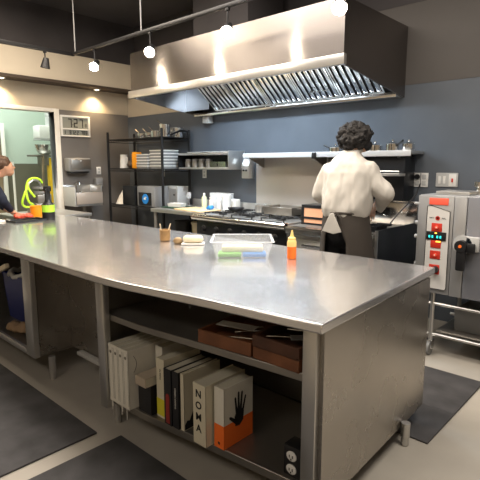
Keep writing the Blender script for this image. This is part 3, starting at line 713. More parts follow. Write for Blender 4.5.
bottle('white spray bottle right of the oil bottle', (-4.51, 4.32, ZC), 'white_plastic', .032, .15, spray=True)
bottle('second white spray bottle, behind the tan cutting board', (-4.40, 4.36, ZC), 'white_plastic', .034, .17, spray=True)
t = T('clear_bin', 'clear plastic bin against the slate wall on the prep counter', 'bin', (-4.46, 4.46, ZC))
P('bin_wall', MB().open_box(-.17, .15, -.045, .06, 0, .20, .004, .006), 'clear_edge', t)
S('storage_jar', MB().lathe([(.05, 0), (.055, .16), (.058, .16), (.058, .19), (0, .195)], n=22), 'white_plastic', 'round white lidded jar behind the blue cloth', 'jar', (-4.24, 4.33, ZC))
b = S('blue_cloth', MB().ell((0, 0, .02), (.05, .035, .028), 16).ell((.02, .01, .035), (.03, .03, .02), 12), 'bright_blue', 'crumpled bright blue cloth on the tan cutting board', 'cloth', (-4.27, 4.06, ZC + .019)); bake(b, .006, 2, (.012, 40))
S('paper_towel_box', MB().box(-.07, .06, -.05, .05, 0, .15, .008).box(-.03, .02, -.02, .02, .1505, .19, .006), 'paper', 'white paper napkin box beside the range', 'box', (-4.20, 4.28, ZC + .0005)) if False else None
S('napkin_box', MB().box(-.06, .06, -.05, .05, 0, .13, .008), 'paper', 'white square napkin box at the right end of the prep counter', 'box', (-4.235, 4.47, ZC))
t = T('wine_glass', 'clear stemmed glass at the left end of the prep counter', 'glass', (-5.07, 4.42, ZC))
P('stem', MB().lathe([(.030, 0), (.030, .003), (.005, .008), (.004, .08), (.006, .084)], n=18), 'glass', t)
P('bowl', MB().lathe([(.006, .085), (.030, .11), (.036, .15), (.028, .19), (.026, .19), (.034, .15), (.028, .112), (0, .09)], n=22), 'glass', t)

# ---- two-tier wall shelf
t = T('wall_shelf', 'two-tier stainless wall shelf of small jars over the prep counter', 'shelf', (-4.66, 4.45, 1.44))
P('lower_board', MB().box(-.48, .47, -.15, .148, 0, .025, .003), 'steel', t)
P('upper_board', MB().box(-.48, .47, -.15, .148, .185, .215, .003), 'steel', t)
P('side_panel', MB().box(.471, .483, -.15, .148, 0, .235, .002), 'steel', t)
P('side_panel', MB().prism([(-.15, .0), (.148, .0), (.148, .185), (-.15, .185)], -.492, -.481, 'x'), 'dark_metal', t)
P('back_panel', MB().box(-.48, .47, .1, .147, .026, .184), 'black_enamel', t)
for k, x in enumerate((-5.04, -4.90, -4.77, -4.63)):
    tt = T('spice_jar', ['first jar from the left', 'second jar from the left', 'third jar from the left', 'fourth jar from the left'][k] + ' on the lower tier of the wall shelf', 'jar', (x, 4.40, 1.4655), 0, 'jars on the lower tier of the wall shelf')
    P('jar_body', MB().lathe([(.045, 0), (.048, .004), (.048, .075), (.040, .085)], n=20), 'dark_steel', tt)
    P('jar_lid', MB().lathe([(.043, .0855), (.043, .11), (0, .113)], n=20), 'grey_plastic', tt)
for k, x in enumerate((-4.48, -4.33)):
    S('inset_pan', MB().open_box(-.065, .065, -.07, .07, 0, .075, .004, .004), 'bright_steel', ['left steel inset pan beside the jars on the wall shelf', 'right steel inset pan at the end of the wall shelf lower tier'][k], 'pan', (x, 4.40, 1.4655), 0, 'inset pans on the wall shelf')
for k in range(5):
    S('stacked_plate', MB().lathe([(.04, 0), (.075, .012), (.078, .016), (.04, .008), (0, .008)], n=22), 'white_plastic', 'white saucer, %s along the upper tier of the wall shelf' % ['first', 'second', 'third', 'fourth', 'fifth'][k], 'saucer', (-5.0 + k * .165, 4.43, 1.656), 0, 'saucers on the upper tier of the wall shelf')

# pot filler tap and dispenser right of the shelf
t = T('pot_filler', 'small steel tap jutting from the wall right of the two-tier shelf', 'tap', (-4.12, YB - .001, 1.50))
P('wall_flange', MB().cyl((0, 0, 0), (0, -.02, 0), .025, n=16), 'bright_steel', t)
P('spout', MB().tube([(0, -.02, 0), (0, -.10, 0), (.04, -.16, .0), (.05, -.17, -.06)], .010, 8), 'bright_steel', t)
t = T('wall_dispenser', 'steel wall dispenser left of the stainless splash panel', 'dispenser', (-4.06, YB - .001, 1.33))
P('casing', MB().box(-.06, .06, -.12, 0, 0, .16, .006), 'steel', t)
P('hood', MB().prism([(0, .16), (-.12, .16), (-.08, .24), (0, .26)], -.06, .06, 'x'), 'steel', t)
for x in (-.02, .025): P('knob', MB().cyl((x, -.12, .10), (x, -.135, .10), .012, n=12), 'black_plastic', t)

# ============================================================ COOKING LINE
S('backsplash', MB().box(-3.96, -2.35, YB - .02, YB - .001, .0, 1.60, .002), mat('splash steel', (.52, .48, .44), .36, .55, rvar=.05, nscale=1.5, namt=.08), 'tall stainless splash panel on the wall behind the range', 'splash panel')
t = T('wall_shelf', 'long stainless shelf over the range with pans above the cook', 'shelf', (-2.95, 4.45, 1.60))
P('shelf_board', MB().box(-.98, 1.10, -.15, .148, 0, .028, .003), 'steel', t)
P('front_lip', MB().box(-.98, 1.10, -.157, -.1505, -.02, .034, .002), 'lip', t)
for x in (-.9, .0, .96): P('bracket', MB().prism([(.147, -.001), (-.14, -.001), (-.13, -.03), (.147, -.14)], x, x + .02, 'x'), 'dark_steel', t)
P('clamp', MB().box(.02, .075, -.168, -.158, -.035, .03, .003), 'black_plastic', t)
t = T('salamander_grill', 'black salamander grill hanging below the long shelf beside the cook', 'grill', (-2.30, 4.40, 1.16))
P('casing', MB().box(-.46, .38, -.06, .172, 0, .415, .005), 'black_enamel', t)
P('warming_ledge', MB().box(-.45, .39, -.19, -.062, .235, .262, .003), 'steel', t)
P('ledge_rail', MB().tube([(-.44, -.185, .28), (.38, -.185, .28)], .007, 8), 'steel', t)
gs = 'pans on the long shelf'
def shelf_pan(label, x, rd, h, rz, hl=.12):
    t = T('saucepan', label, 'saucepan', (x, 4.42, 1.6285), rz, gs)
    P('pan_body', MB().lathe([(rd * .94, 0), (rd, .005), (rd, h), (rd + .003, h + .002), (rd - .003, h), (rd - .004, .008), (0, .007)], n=26), 'bright_steel', t)
    P('handle', MB().tube([(rd, 0, h * .8), (rd + hl, 0, h * .8 + .04)], [.009, .011], 8), 'black_plastic', t, 'black handle')
    P('lid', MB().lathe([(rd + .002, h + .003), (rd * .6, h + .02), (.01, h + .026), (.01, h + .04), (0, h + .042)], n=26), 'bright_steel', t)
shelf_pan('lidded saucepan with black handle, left of the cook on the long shelf', -2.72, .07, .05, PI * .9)
shelf_pan('lidded saucepan with black handle, just right of the cook on the long shelf', -2.27, .07, .06, PI * .93)
shelf_pan('lidded saucepan with black handle, second right of the cook on the long shelf', -2.09, .06, .07, -PI * .15, .09)
shelf_pan('lidded saucepan with black handle, right end of the long shelf', -1.93, .055, .065, PI * .8, .09)

# range with six burners
t = T('gas_range', 'stainless gas range with black knobs between the prep counter and the oven unit', 'range', (-3.45, 4.15, 0))
P('body', MB().box(-.67, .63, -.42, .40, .12, .86, .004), 'dark_steel', t)
P('cooktop', MB().box(-.67, .63, -.44, .40, .861, .925, .004), 'steel', t)
P('bullnose', MB().cyl((-.70, -.48, .905), (.655, -.48, .905), .032, n=18).box(-.70, .655, -.49, -.441, .905, .937, .002), 'bright_steel', t)
P('control_panel', MB().box(-.67, .63, -.445, -.421, .66, .855, .003), 'black_enamel', t)
for k in range(6):
    kn = P('knob', MB().lathe([(.033, 0), (.033, .012), (.026, .016), (.023, .04), (0, .042)], n=18), 'black_plastic', t, loc=(-.55 + k * .21, -.4455, .775))
    kn.rotation_euler = (PI / 2, 0, 0)
    P('knob_ring', MB().lathe([(.039, .0002), (.039, .004), (.034, .004), (.034, .0002)], n=20), 'bright_steel', kn)
P('oven_door', MB().box(-.60, .56, -.45, -.421, .17, .64, .006), 'steel', t)
P('door_handle', MB().tube([(-.55, -.45, .60), (-.55, -.50, .60), (.50, -.50, .60), (.50, -.45, .60)], .012, 8), 'bright_steel', t)
P('backguard', MB().box(-.67, .63, .355, .40, .9255, 1.02, .004), 'steel', t)
for i in range(3):
    for j in range(2):
        cx, cy = -.46 + i * .43, -.22 + j * .34
        mb = MB().lathe([(.05, .926), (.05, .940), (.035, .946), (0, .946)], (cx, cy, 0), 18)
        for a in range(4):
            th = a * PI / 4
            mb.box(cx - .13, cx + .13, cy - .006, cy + .006, .945, .957, 0, Matrix.Rotation(th, 3, 'Z'))
        mb.tube([(cx - .15, cy - .15, .951), (cx + .15, cy - .15, .951), (cx + .15, cy + .15, .951), (cx - .15, cy + .15, .951)], .007, 6, True)
        for a, b_ in ((-1, -1), (1, -1), (1, 1), (-1, 1)): mb.cyl((cx + a * .148, cy + b_ * .148, .925), (cx + a * .148, cy + b_ * .148, .95), .007, n=6)
        P('burner', mb, 'cast_iron', t)
for x in (-.6, .56): P('leg', MB().cyl((x, -.36, 0), (x, -.36, .12), .022, n=12), 'steel', t)
for x in (-.6, .56): P('leg', MB().cyl((x, .34, 0), (x, .34, .12), .022, n=12), 'steel', t)
zb = .9585
saucepan('small steel saucepan on the range burner left of the roasting pan', (-3.55, 4.18, zb), .06, .085, PI * .5, 'pans on the range', 'steel', .12, .0)
t = T('roasting_pan', 'wide grey roasting pan on the right burners of the range', 'pan', (-3.22, 4.22, zb))
P('pan_body', MB().open_box(-.19, .19, -.14, .14, 0, .085, .005, .015), 'dark_steel', t, bevel=.003)
for s_ in (-1, 1): P('handle', MB().tube([(s_ * .2, -.05, .07), (s_ * .24, -.045, .075), (s_ * .24, .045, .075), (s_ * .2, .05, .07)], .006, 8), 'dark_steel', t)
S('frying_pan', MB().lathe([(.07, 0), (.10, .035), (.104, .035), (.073, .004), (0, .004)], n=26).tube([(-.10, 0, .033), (-.26, .0, .055)], [.008, .010], 8), 'cast_iron', 'black frying pan on the front left burner of the range', 'frying pan', (-3.88, 4.12, zb), 2.0)

# second unit : oven / griddle
t = T('griddle_oven', 'stainless griddle oven partly hidden behind the cook', 'oven', (-2.33, 4.15, 0))
P('body', MB().box(-.45, .45, -.42, .40, .12, .86, .004), 'steel', t)
P('griddle_top', MB().box(-.45, .45, -.44, .40, .861, .915, .004), 'dark_steel', t)
P('front_rail', MB().box(-.45, .45, -.50, -.441, .84, .915, .008), 'bright_steel', t)
P('oven_door', MB().box(-.42, .40, -.45, -.421, .22, .80, .006), 'steel', t)
P('door_handle', MB().tube([(-.25, -.45, .745), (-.25, -.50, .745), (.36, -.50, .745), (.36, -.45, .745)], .013, 8), 'bright_steel', t)

for x in (-.4, .4): P('leg', MB().cyl((x, -.36, 0), (x, -.36, .12), .022, n=12), 'steel', t)
for x in (-.4, .4): P('leg', MB().cyl((x, .34, 0), (x, .34, .12), .022, n=12), 'steel', t)
t = T('heated_display', 'black framed box with two tan panels on the griddle left of the cook', 'box', (-2.52, 4.02, .9155))
P('frame', MB().box(-.24, .24, -.14, -.12, .165, .195, .003).box(-.24, .24, -.14, -.12, .0, .018, .003).box(-.24, -.21, -.14, -.12, .018, .165, .003).box(.21, .24, -.14, -.12, .018, .165, .003).box(-.21, .21, -.14, -.12, .056, .078, .002), 'black_enamel', t)
P('upper_panel', MB().box(-.21, .21, -.133, -.124, .078, .165), 'copper', t, 'tan panel')
P('lower_panel', MB().box(-.21, .21, -.133, -.124, .018, .056), 'copper', t, 'tan panel')
P('casing', MB().box(-.24, .24, -.119, .14, .0, .195, .004), 'black_enamel', t)

t = T('end_guard', 'tall black side guard closing the cooking line, between the cook and the combi oven', 'side guard', (-1.865, 4.15, 0))
P('side_panel', MB().box(-.012, .012, -.42, .42, .04, .945, .003), 'black_enamel', t)
P('front_trim', MB().box(-.014, .014, -.432, -.421, .04, .945, .002), 'steel', t)
t = T('splash_guard', 'low polished steel splash guard behind the griddle, right of the cook', 'splash guard', (-2.1, 4.5, .9155))
P('back_panel', MB().box(-.24, .26, -.006, .006, .0, .225, .002), 'bright_steel', t)
P('top_flange', MB().box(-.24, .26, -.02, .012, .2255, .237, .002), 'bright_steel', t)
S('power_cord', MB().tube([(.045, .1, .12), (.045, .02, .02), (-.01, -.06, -.08), (-.06, -.14, -.17), (-.10, -.2, -.25)], .006, 8), 'black_plastic', 'black power cord hanging over the steel splash guard', 'cord', (-1.90, 4.46, 1.20))
t = T('grill_pan', 'small black pan with a raised handle right of the cook', 'pan', (-1.965, 3.93, .9155))
P('pan_body', MB().open_box(-.085, .04, -.10, .10, 0, .05, .005, .008), 'black_enamel', t)
P('handle', MB().box(.0, .13, -.018, .018, .052, .075, .006), 'black_plastic', t)

# wall plates at right
t = T('wall_outlet', 'four-gang outlet plate with one black socket, right of the cook', 'outlet', (-1.865, YB, 1.355), 0, 'wall outlets')
P('cover_plate', MB().box(-.07, .07, -.012, -.001, -.068, .068, .003), 'white_plastic', t)
P('black_socket', MB().cyl((-.033, -.0125, .030), (-.033, -.025, .030), .026, n=18), 'black_plastic', t, 'black socket')
for x, z in ((.033, .03), (-.033, -.032), (.033, -.032)):
    P('socket', MB().box(x - .020, x + .020, -.0145, -.0123, z - .022, z + .022, .004), 'light_grey', t)
P('divider', MB().box(-.004, .004, -.0150, -.0123, -.066, .066), 'grey_plastic', t)
t = T('switch_panel', 'grey wall switch panel with a small red switch above the combi oven', 'switch', (-1.62, YB, 1.36), 0)
P('cover_plate', MB().box(-.10, .10, -.012, -.001, -.065, .065, .003), 'light_grey', t)
for x in (-.065, -.02): P('switch', MB().box(x - .012, x + .012, -.017, -.0123, -.035, .035, .002), 'white_plastic', t)
q = P('red_switch_plate', MB().box(.02, .085, -.0145, -.0123, -.055, .055, .002), 'white_plastic', t)
P('red_switch', MB().box(.045, .060, -.022, -.0147, -.02, .015, .002), 'red', t, 'red switch')

# ============================================================ COMBI OVEN on stand
t = T('combi_oven', 'stainless combi oven with red buttons and black door handle', 'oven', (-.95, 4.0, 0))
ox, oy = .95, -4.0
F = 3.65 + oy
P('cabinet', MB().box(-1.49 + ox, -.45 + ox, F + .03, 4.42 + oy, .51, 1.272, .006), 'oven_steel', t)
P('control_column', MB().box(-1.49 + ox, -1.222 + ox, F, F + .029, .515, 1.268, .005), 'oven_steel', t)
P('door_frame', MB().box(-1.216 + ox, -1.128 + ox, F - .01, F + .029, .515, 1.268, .005), 'oven_steel', t)
dr = P('door', MB().box(-1.122 + ox, -.45 + ox, F - .01, F + .029, .515, 1.268, .005), 'door_glass', t)
P('door_handle', MB().box(-1.165 + ox, -1.10 + ox, F - .075, F - .035, .73, .95, .014).cyl((-1.135 + ox, F - .080, .915), (-1.135 + ox, F - .010, .915), .042, n=22).box(-1.13 + ox, -1.04 + ox, F - .06, F - .035, .87, .94, .010), 'black_plastic', dr, 'black handle')
P('handle_mount', MB().cyl((-1.135 + ox, F - .030, .92), (-1.135 + ox, F - .0105, .92), .068, n=24).box(-1.12 + ox, -1.02 + ox, F - .030, F - .0105, .875, .985, .01), 'light_grey', dr, 'light grey mount')
P('handle_mark', MB().cyl((-1.135 + ox, F - .083, .915), (-1.135 + ox, F - .0802, .915), .012, n=16), 'book_orange', dr, 'small red dot')
pp = [(-1.415, 1.19), (-1.385, 1.195), (-1.245, 1.155), (-1.24, .565), (-1.25, .552), (-1.40, .552), (-1.415, .56)]
pp = [(x + ox, z) for x, z in pp]
cp = P('control_panel', MB().prism(pp, F - .006, F - .0005, 'y'), 'chrome_panel', t, 'off-white control panel')
P('panel_outline', MB().tube([(x, F - .007, z) for x, z in pp], .0025, 5, True), 'ink', cp)
P('warning_label', MB().box(-1.405 + ox, -1.262 + ox, F - .004, F - .0005, 1.200, 1.252, .0015), 'label_red', t, 'coral red label')
def rb(z0, z1, ic=True):
    b_ = P('button_panel', MB().box(-1.375 + ox, -1.296 + ox, F - .010, F - .0062, z0, z1, .002), 'red', cp, 'red button')
rb(.998, 1.062); rb(.872, .930); rb(.786, .850); rb(.668, .742)
for z in (1.032, .818):
    P('button', MB().cyl((-1.335 + ox, F - .0102, z), (-1.335 + ox, F - .018, z), .013, n=16), 'label_red', cp)
    P('button_mark', MB().cyl((-1.335 + ox, F - .0182, z), (-1.335 + ox, F - .019, z), .005, n=10), 'paper', cp)
P('dial_knob', MB().cyl((-1.325 + ox, F - .0102, .706), (-1.325 + ox, F - .045, .706), .027, .024, n=20), 'black_plastic', cp, 'black dial')
P('display', MB().box(-1.410 + ox, -1.262 + ox, F - .012, F - .0062, .932, .996, .002), 'black_plastic', cp)
mb = MB()
def seg7y(mb, ch, x, z, w_, h_, th, y0, y1):
    S_ = SEG[ch]; hw, hh = w_ / 2, h_ / 2
    bars = {'a': (-hw, hw, hh - th, hh), 'g': (-hw, hw, -th / 2, th / 2), 'd': (-hw, hw, -hh, -hh + th), 'b': (hw - th, hw, 0, hh), 'c': (hw - th, hw, -hh, 0), 'f': (-hw, -hw + th, 0, hh), 'e': (-hw, -hw + th, -hh, 0)}
    for s_ in S_:
        a, b, c, d_ = bars[s_]; mb.box(x + a, x + b, y0, y1, z + c, z + d_)
for ch, x in (('8', -1.385), ('0', -1.362), ('8', -1.325), ('0', -1.302)): seg7y(mb, ch, x + ox, .958, .011, .018, .0032, F - .0132, F - .0122)
P('display_digits', mb, 'cyan', cp, 'cyan digits')
P('indicator', MB().box(-1.345 + ox, -1.330 + ox, F - .0135, F - .0122, .982, .990).box(-1.335 + ox, -1.300 + ox, F - .012, F - .0102, .918, .926), 'amber', cp, 'amber light')
text('logo_lettering', 'RATI', .016, 'ink', cp, (-1.378 + ox, F - .007, 1.100), (1, 0, 0), (0, 0, 1))
text('logo_lettering', 'NAL', .016, 'ink', cp, (-1.288 + ox, F - .007, 1.100), (1, 0, 0), (0, 0, 1))
q = P('logo_ring', MB().lathe([(.017, 0), (.017, .002), (.009, .002), (.009, 0)], n=20), 'red', cp, 'red ring', loc=(-1.333 + ox, F - .0065, 1.100)); q.rotation_euler = (PI / 2, 0, 0)
for z, l_, r_ in ((1.20, .045, .012), (1.05, .03, .016), (.94, .03, .018), (.72, .02, .02)): P('hinge', MB().cyl((-1.4905 + ox, F + .045, z), (-1.4905 - l_ + ox, F + .045, z), r_, n=10), 'light_grey', t)
P('top_vent', MB().box(-1.40 + ox, -1.15 + ox, F + .10, F + .35, 1.2725, 1.30, .006), 'steel', t)
P('exhaust_pipe', MB().lathe([(.03, 1.2725), (.03, 1.33), (.045, 1.335), (.045, 1.37), (0, 1.378)], (-1.13 + ox, F + .28, 0), 20), 'bright_steel', t)
S('folded_cloth', MB().box(-.12, .2, -.10, .10, 0, .03, .008), 'paper', 'white folded cloth with a tan stripe on top of the combi oven', 'cloth', (-.86, 4.0, 1.3145))
S('wooden_board', MB().box(-.13, .2, -.12, .12, 0, .04, .008), 'board', 'tan board under the folded cloth on the combi oven', 'board', (-.86, 4.0, 1.2735))

t = T('oven_stand', 'stainless wheeled stand under the combi oven', 'stand', (-.95, 4.0, 0))
for x in (-1.35, -.52):
    for y in (3.70, 4.34):
        P('upright', MB().cyl((x + ox, y + oy, .12), (x + ox, y + oy, .508), .018, n=12), 'steel', t)
        c = P('caster', MB().cyl((x + ox + .012, y + oy - .015, .055), (x + ox - .012, y + oy - .015, .055), .055, n=22), 'grey_plastic', t)
        P('caster_fork', MB().box(x + ox - .022, x + ox - .014, y + oy - .035, y + oy + .02, .05, .125, .002).box(x + ox + .014, x + ox + .022, y + oy - .035, y + oy + .02, .05, .125, .002).box(x + ox - .026, x + ox + .026, y + oy - .03, y + oy + .025, .112, .126, .002).cyl((x + ox - .026, y + oy - .015, .055), (x + ox + .026, y + oy - .015, .055), .01, n=10), 'bright_steel', c)
for z in (.17, .42):
    for yy in (3.70, 4.34): P('rail', MB().cyl((-1.42 + ox, yy + oy, z), (-.45 + ox, yy + oy, z), .013, n=10), 'steel', t)
P('stand_shelf', MB().box(-1.32 + ox, -.55 + ox, 3.73 + oy, 4.30 + oy, .185, .20), 'dark_steel', t)
S('storage_crate', MB().open_box(-.28, .28, -.17, .17, 0, .17, .006, .01), 'grey_plastic', 'dark grey crate on the shelf of the oven stand', 'crate', (-.93, 3.99, .201))
S('drain_cover', MB().box(-.004, .02, -.02, .02, 0, .03, .004), 'yellow', 'tiny yellow tag by the oven stand upright', 'tag', (-1.395, 3.72, .19)) if False else None

# ============================================================ HOOD
t = T('extractor_hood', 'large stainless extractor hood over the cooking line', 'hood', (-3.5, 4.0, 2.15))
hx = 3.5; hy = -4.0; hz = -2.15
X0, X1, YF, YK = -4.975 + hx, -2.075 + hx, 3.45 + hy, 4.598 + hy
TOP = 2.80 + hz; zf, zbk = 2.375 + hz, 2.20 + hz
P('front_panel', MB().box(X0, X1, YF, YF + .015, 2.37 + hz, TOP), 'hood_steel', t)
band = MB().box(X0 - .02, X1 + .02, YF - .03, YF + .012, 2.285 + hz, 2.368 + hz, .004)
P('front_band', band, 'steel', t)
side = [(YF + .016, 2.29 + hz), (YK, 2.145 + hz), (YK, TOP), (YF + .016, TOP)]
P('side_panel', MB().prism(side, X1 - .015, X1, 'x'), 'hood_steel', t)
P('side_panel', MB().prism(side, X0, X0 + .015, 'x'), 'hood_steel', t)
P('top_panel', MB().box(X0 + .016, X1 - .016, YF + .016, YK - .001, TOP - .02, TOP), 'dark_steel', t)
P('rear_gutter', MB().box(X0 + .016, X1 - .016, 4.44 + hy, YK - .001, 2.14 + hz, 2.19 + hz, .004), 'bright_steel', t)
# inner slope and filters
fx0, fx1 = -4.53 + hx, -2.19 + hx
P('inner_end', MB().prism([(X0 + .016, 2.20 + hz), (fx0 - .002, 2.20 + hz), (fx0 - .002, 2.62 + hz), (X0 + .016, 2.62 + hz)], 4.30 + hy, 4.31 + hy, 'y').box(X0 + .016, fx0 - .002, 3.50 + hy, 4.29 + hy, 2.60 + hz, 2.61 + hz), 'hood_inner', t)
P('inner_back', MB().box(fx0, fx1 + .09, 3.50 + hy, 3.51 + hy, 2.50 + hz, 2.62 + hz), 'hood_inner', t)
fl0 = Vector((0, 4.43 + hy, 2.19 + hz)); fl1 = Vector((0, 3.94 + hy, 2.58 + hz)); dv = (fl1 - fl0); Lf = dv.length; ang = math.atan2(dv.z, -dv.y)
nf = 5; fw = (fx1 - fx0) / nf
for i in range(nf):
    a = fx0 + i * fw
    fr = T('x', None, None) if False else None
    mb = MB()
    # frame: local y up the slope -> rotate about X
    mb.box(a + .004, a + .022, 0, Lf, -.010, .010).box(a + fw - .022, a + fw - .004, 0, Lf, -.010, .010).box(a + .022, a + fw - .022, 0, .02, -.010, .010).box(a + .022, a + fw - .022, Lf - .02, Lf, -.010, .010)
    q = P('filter', mb, 'bright_steel', t, loc=fl0)
    q.rotation_euler = (PI - ang, 0, 0)
    mb = MB(); nb = 6; step = (fw - .044) / nb
    for k in range(nb):
        x = a + .022 + (k + .5) * step
        mb.box(x - step * .30, x + step * .30, .02, Lf - .02, -.006, .003, .002)
    P('baffle', mb, 'bright_steel', q)
    P('filter_back', MB().box(a + .022, a + fw - .022, .02, Lf - .02, .012, .016) if False else MB().box(a + .022, a + fw - .022, .02, Lf - .02, -.018, -.014), 'dark_metal', q)
    if i in (1, 3): P('filter_handle', MB().tube([(a + .15, .14, .004), (a + .15, .14, .03), (a + .36, .14, .03), (a + .36, .14, .004)], .006, 8), 'bright_steel', q)
for x in (-4.0, -2.7):
    P('hood_lamp', MB().box(x + hx - .25, x + hx + .25, 3.56 + hy, 3.64 + hy, 2.585 + hz, 2.60 + hz, .003), 'hood_lamp', t)
P('junction_box', MB().box(-4.86 + hx, -4.75 + hx, 4.50 + hy, YK, 2.055 + hz, 2.137 + hz, .004), 'light_grey', t)
P('junction_box', MB().box(-2.10 + hx, -2.03 + hx, 4.50 + hy, YK, 2.12 + hz, 2.20 + hz, .004), 'light_grey', t) if False else None
# duct above hood
S('exhaust_duct', MB().box(-4.35, -3.5, 3.9, 4.5, 2.802, 3.598, .004), 'ceiling', 'dark square duct rising from the extractor hood to the ceiling', 'duct')
S('ceiling_duct', MB().box(-6.45, -1.0, 3.70, 3.85, 3.25, 3.45, .01), 'ceiling', 'dark square duct running under the black ceiling', 'duct') if False else None
S('ceiling_pipe', MB().cyl((-6.5, 1.0, 3.45), (3.0, 1.9, 3.45), .07, n=16), 'ceiling', 'dark round pipe under the black ceiling', 'pipe') if False else None

# ============================================================ TRACK LIGHTS
TZ = 2.80
t = T('light_track', 'black track running along the room just below the ceiling', 'light track', (-3.5, 3.0, TZ))
P('rail', MB().box(-1.97, 2.9, -.018, .018, -.015, .015, .003), 'dark_metal', t)
for x in (-1.93, -.62, 1.4): P('hanging_rod', MB().cyl((x, 0, .016), (x, 0, .795), .007, n=8), 'grey_plastic', t)
t = T('light_track', 'black track turning toward the doorway along the left wall', 'light track', (-5.5, 1.4, TZ))
P('rail', MB().box(-.018, .018, -3.2, 1.62, -.02, .02, .003), 'dark_metal', t)
P('hanging_rod', MB().cyl((0, -.6, .021), (0, -.6, .795), .007, n=8).cyl((0, -2.6, .021), (0, -2.6, .795), .007, n=8), 'grey_plastic', t)
def spot(label, x, y, z, dirv, lens='bulb', lit=True):
    t = T('track_spotlight', label, 'spotlight', (x, y, z), 0, 'spotlights on the track')
    dn = Vector(dirv).normalized()
    P('stem', MB().cyl((0, 0, .02), (0, 0, TZ - z - .017), .008, n=8).box(-.02, .02, -.012, .012, TZ - z - .04, TZ - z - .018, .002), 'dark_metal', t)
    P('head', MB().cyl(-dn * .075, dn * .035, .030, .054, 20, False).cyl(-dn * .080, -dn * .075, .022, .030, 20), 'dark_metal', t)
    if lit: P('lamp_lens', MB().ell(dn * .034, (.046, .046, .046), 16), lens, t)
    else: P('lamp_lens', MB().cyl(dn * .022, dn * .030, .036, .036, 20), 'grey_plastic', t)
    if lit:
        ld = bpy.data.lights.new('spot', 'SPOT'); ld.energy = 150; ld.color = (1, .83, .62); ld.spot_size = math.radians(155); ld.spot_blend = .8; ld.shadow_soft_size = .04
        lo = bpy.data.objects.new('spot_lamp', ld); COL.objects.link(lo); lo.parent = t; lo.location = dn * .05
        lo.rotation_euler = dn.to_track_quat('-Z', 'Y').to_euler()
CA = Vector((0, 0, 1.5))
for (x, lb) in ((-5.01, 'lit track spotlight left of the extractor hood'), (-3.98, 'lit track spotlight in front of the left end of the hood'), (-2.92, 'lit track spotlight in front of the middle of the hood'), (-1.88, 'lit track spotlight at the top right, before the hood corner')):
    spot(lb, x + (.03 if x > -2 else 0), 3.0, 2.575 if x > -2 else 2.61, (.45, -.75, -.75))
spot('black unlit track spotlight over the doorway, pointing away', -5.5, 2.66, 2.63, (-.15, -.1, -1), lit=False)
# recessed downlights under the soffit
for y, lb in ((2.60, 'small recessed downlight in the soffit over the doorway'), (3.98, 'small recessed downlight in the soffit over the towel dispenser'), (1.2, 'small recessed downlight in the soffit outside the doorway edge')):
    t = T('downlight', lb, 'downlight', (XL + .12, y, 2.6215), 0, 'downlights in the soffit')
    P('ring', MB().lathe([(.05, -.001), (.05, -.010), (.036, -.010), (.036, -.001)], n=20), 'white_plastic', t)
    P('lens', MB().lathe([(.035, -.004), (.02, -.010), (0, -.012)], n=16), 'down', t)
    ld = bpy.data.lights.new('down', 'SPOT'); ld.energy = 45; ld.color = (1, .72, .42); ld.spot_size = math.radians(120); ld.spot_blend = .9; ld.shadow_soft_size = .03
    lo = bpy.data.objects.new('down_lamp', ld); COL.objects.link(lo); lo.parent = t; lo.location = (0, 0, -.03)

# ============================================================ PEOPLE
def hand(parent, loc, fwd, side, palm_n, curl=.5, left=False, scale=1.):
    """palm + five separate fingers growing along fwd; returns mesh object"""
    f = Vector(fwd).normalized(); n = Vector(palm_n).normalized(); s_ = Vector(side).normalized(); o = Vector(loc)
    mb = MB()
    def pt(a, b, c): return o + (f * a + s_ * b + n * c) * scale
    mb.cap(pt(-.03, 0, 0), .024, pt(.01, 0, 0), .026)
    for b in (-.026, -.009, .009, .026): mb.cap(pt(.01, b * .7, 0), .015, pt(.075, b, 0), .0125, 10)
    for b, ln in ((-.028, .060), (-.0095, .074), (.0095, .080), (.028, .070)):
        p = pt(.078, b, 0); a = 0.; seg = ln / 3; q = p
        rr = .0088
        for k in range(3):
            a += curl * (.6 if k == 0 else .9)
            q2 = q + (f * math.cos(a) + n * math.sin(a)) * seg
            mb.cap(q, rr, q2, rr * .92, 10); q = q2; rr *= .92
    q = pt(.015, .028, .004)
    for k, (df, ds, dn_) in enumerate(((.03, .026, .012), (.03, .010, .016), (.022, .0, .012))):
        q2 = q + (f * df + s_ * ds + n * dn_) * scale
        mb.cap(q, .0115 - k * .001, q2, .0105 - k * .001, 10); q = q2
    h = P('hand', mb, 'skin', parent); bake(h, .004, 2); return h

cook = T('person', 'person in white shirt and dark apron cooking with back turned, wearing black mask', 'person', (-1.955, 3.36, 0), math.radians(9))
def loft(mb, rings, n=32, p=2.3):
    vs, fs = [], []
    for z, rx, ry, cx, cy in rings:
        for k in range(n):
            t_ = 2 * PI * k / n; c_, s_ = math.cos(t_), math.sin(t_)
            vs.append((cx + rx * math.copysign(abs(c_) ** (2 / p), c_), cy + ry * math.copysign(abs(s_) ** (2 / p), s_), z))
    for i in range(len(rings) - 1):
        for k in range(n): fs.append((i * n + k, i * n + (k + 1) % n, (i + 1) * n + (k + 1) % n, (i + 1) * n + k))
    fs.append(tuple(range(n))[::-1]); fs.append(tuple(range((len(rings) - 1) * n, len(rings) * n)))
    mb._add(vs, fs); return mb
HC = Vector((.030, .105, 1.700))                       # head centre; the head is turned to the right
HR = Matrix.Rotation(math.radians(-54), 3, 'Z')
def hp(x, y, z): return HC + HR @ Vector((x, y, z))
b = MB()
b.ell(HC, (.078, .098, .112), 24, HR).ell(hp(0, .045, -.055), (.055, .056, .048), 18, HR).cap((.0, .035, 1.50), .060, (.022, .085, 1.625), .056)
b.ell(hp(0, .102, -.010), (.012, .018, .022), 10)
for s_ in (-1, 1): b.ell(hp(s_ * .080, 0, -.008), (.012, .02, .032), 12, HR)
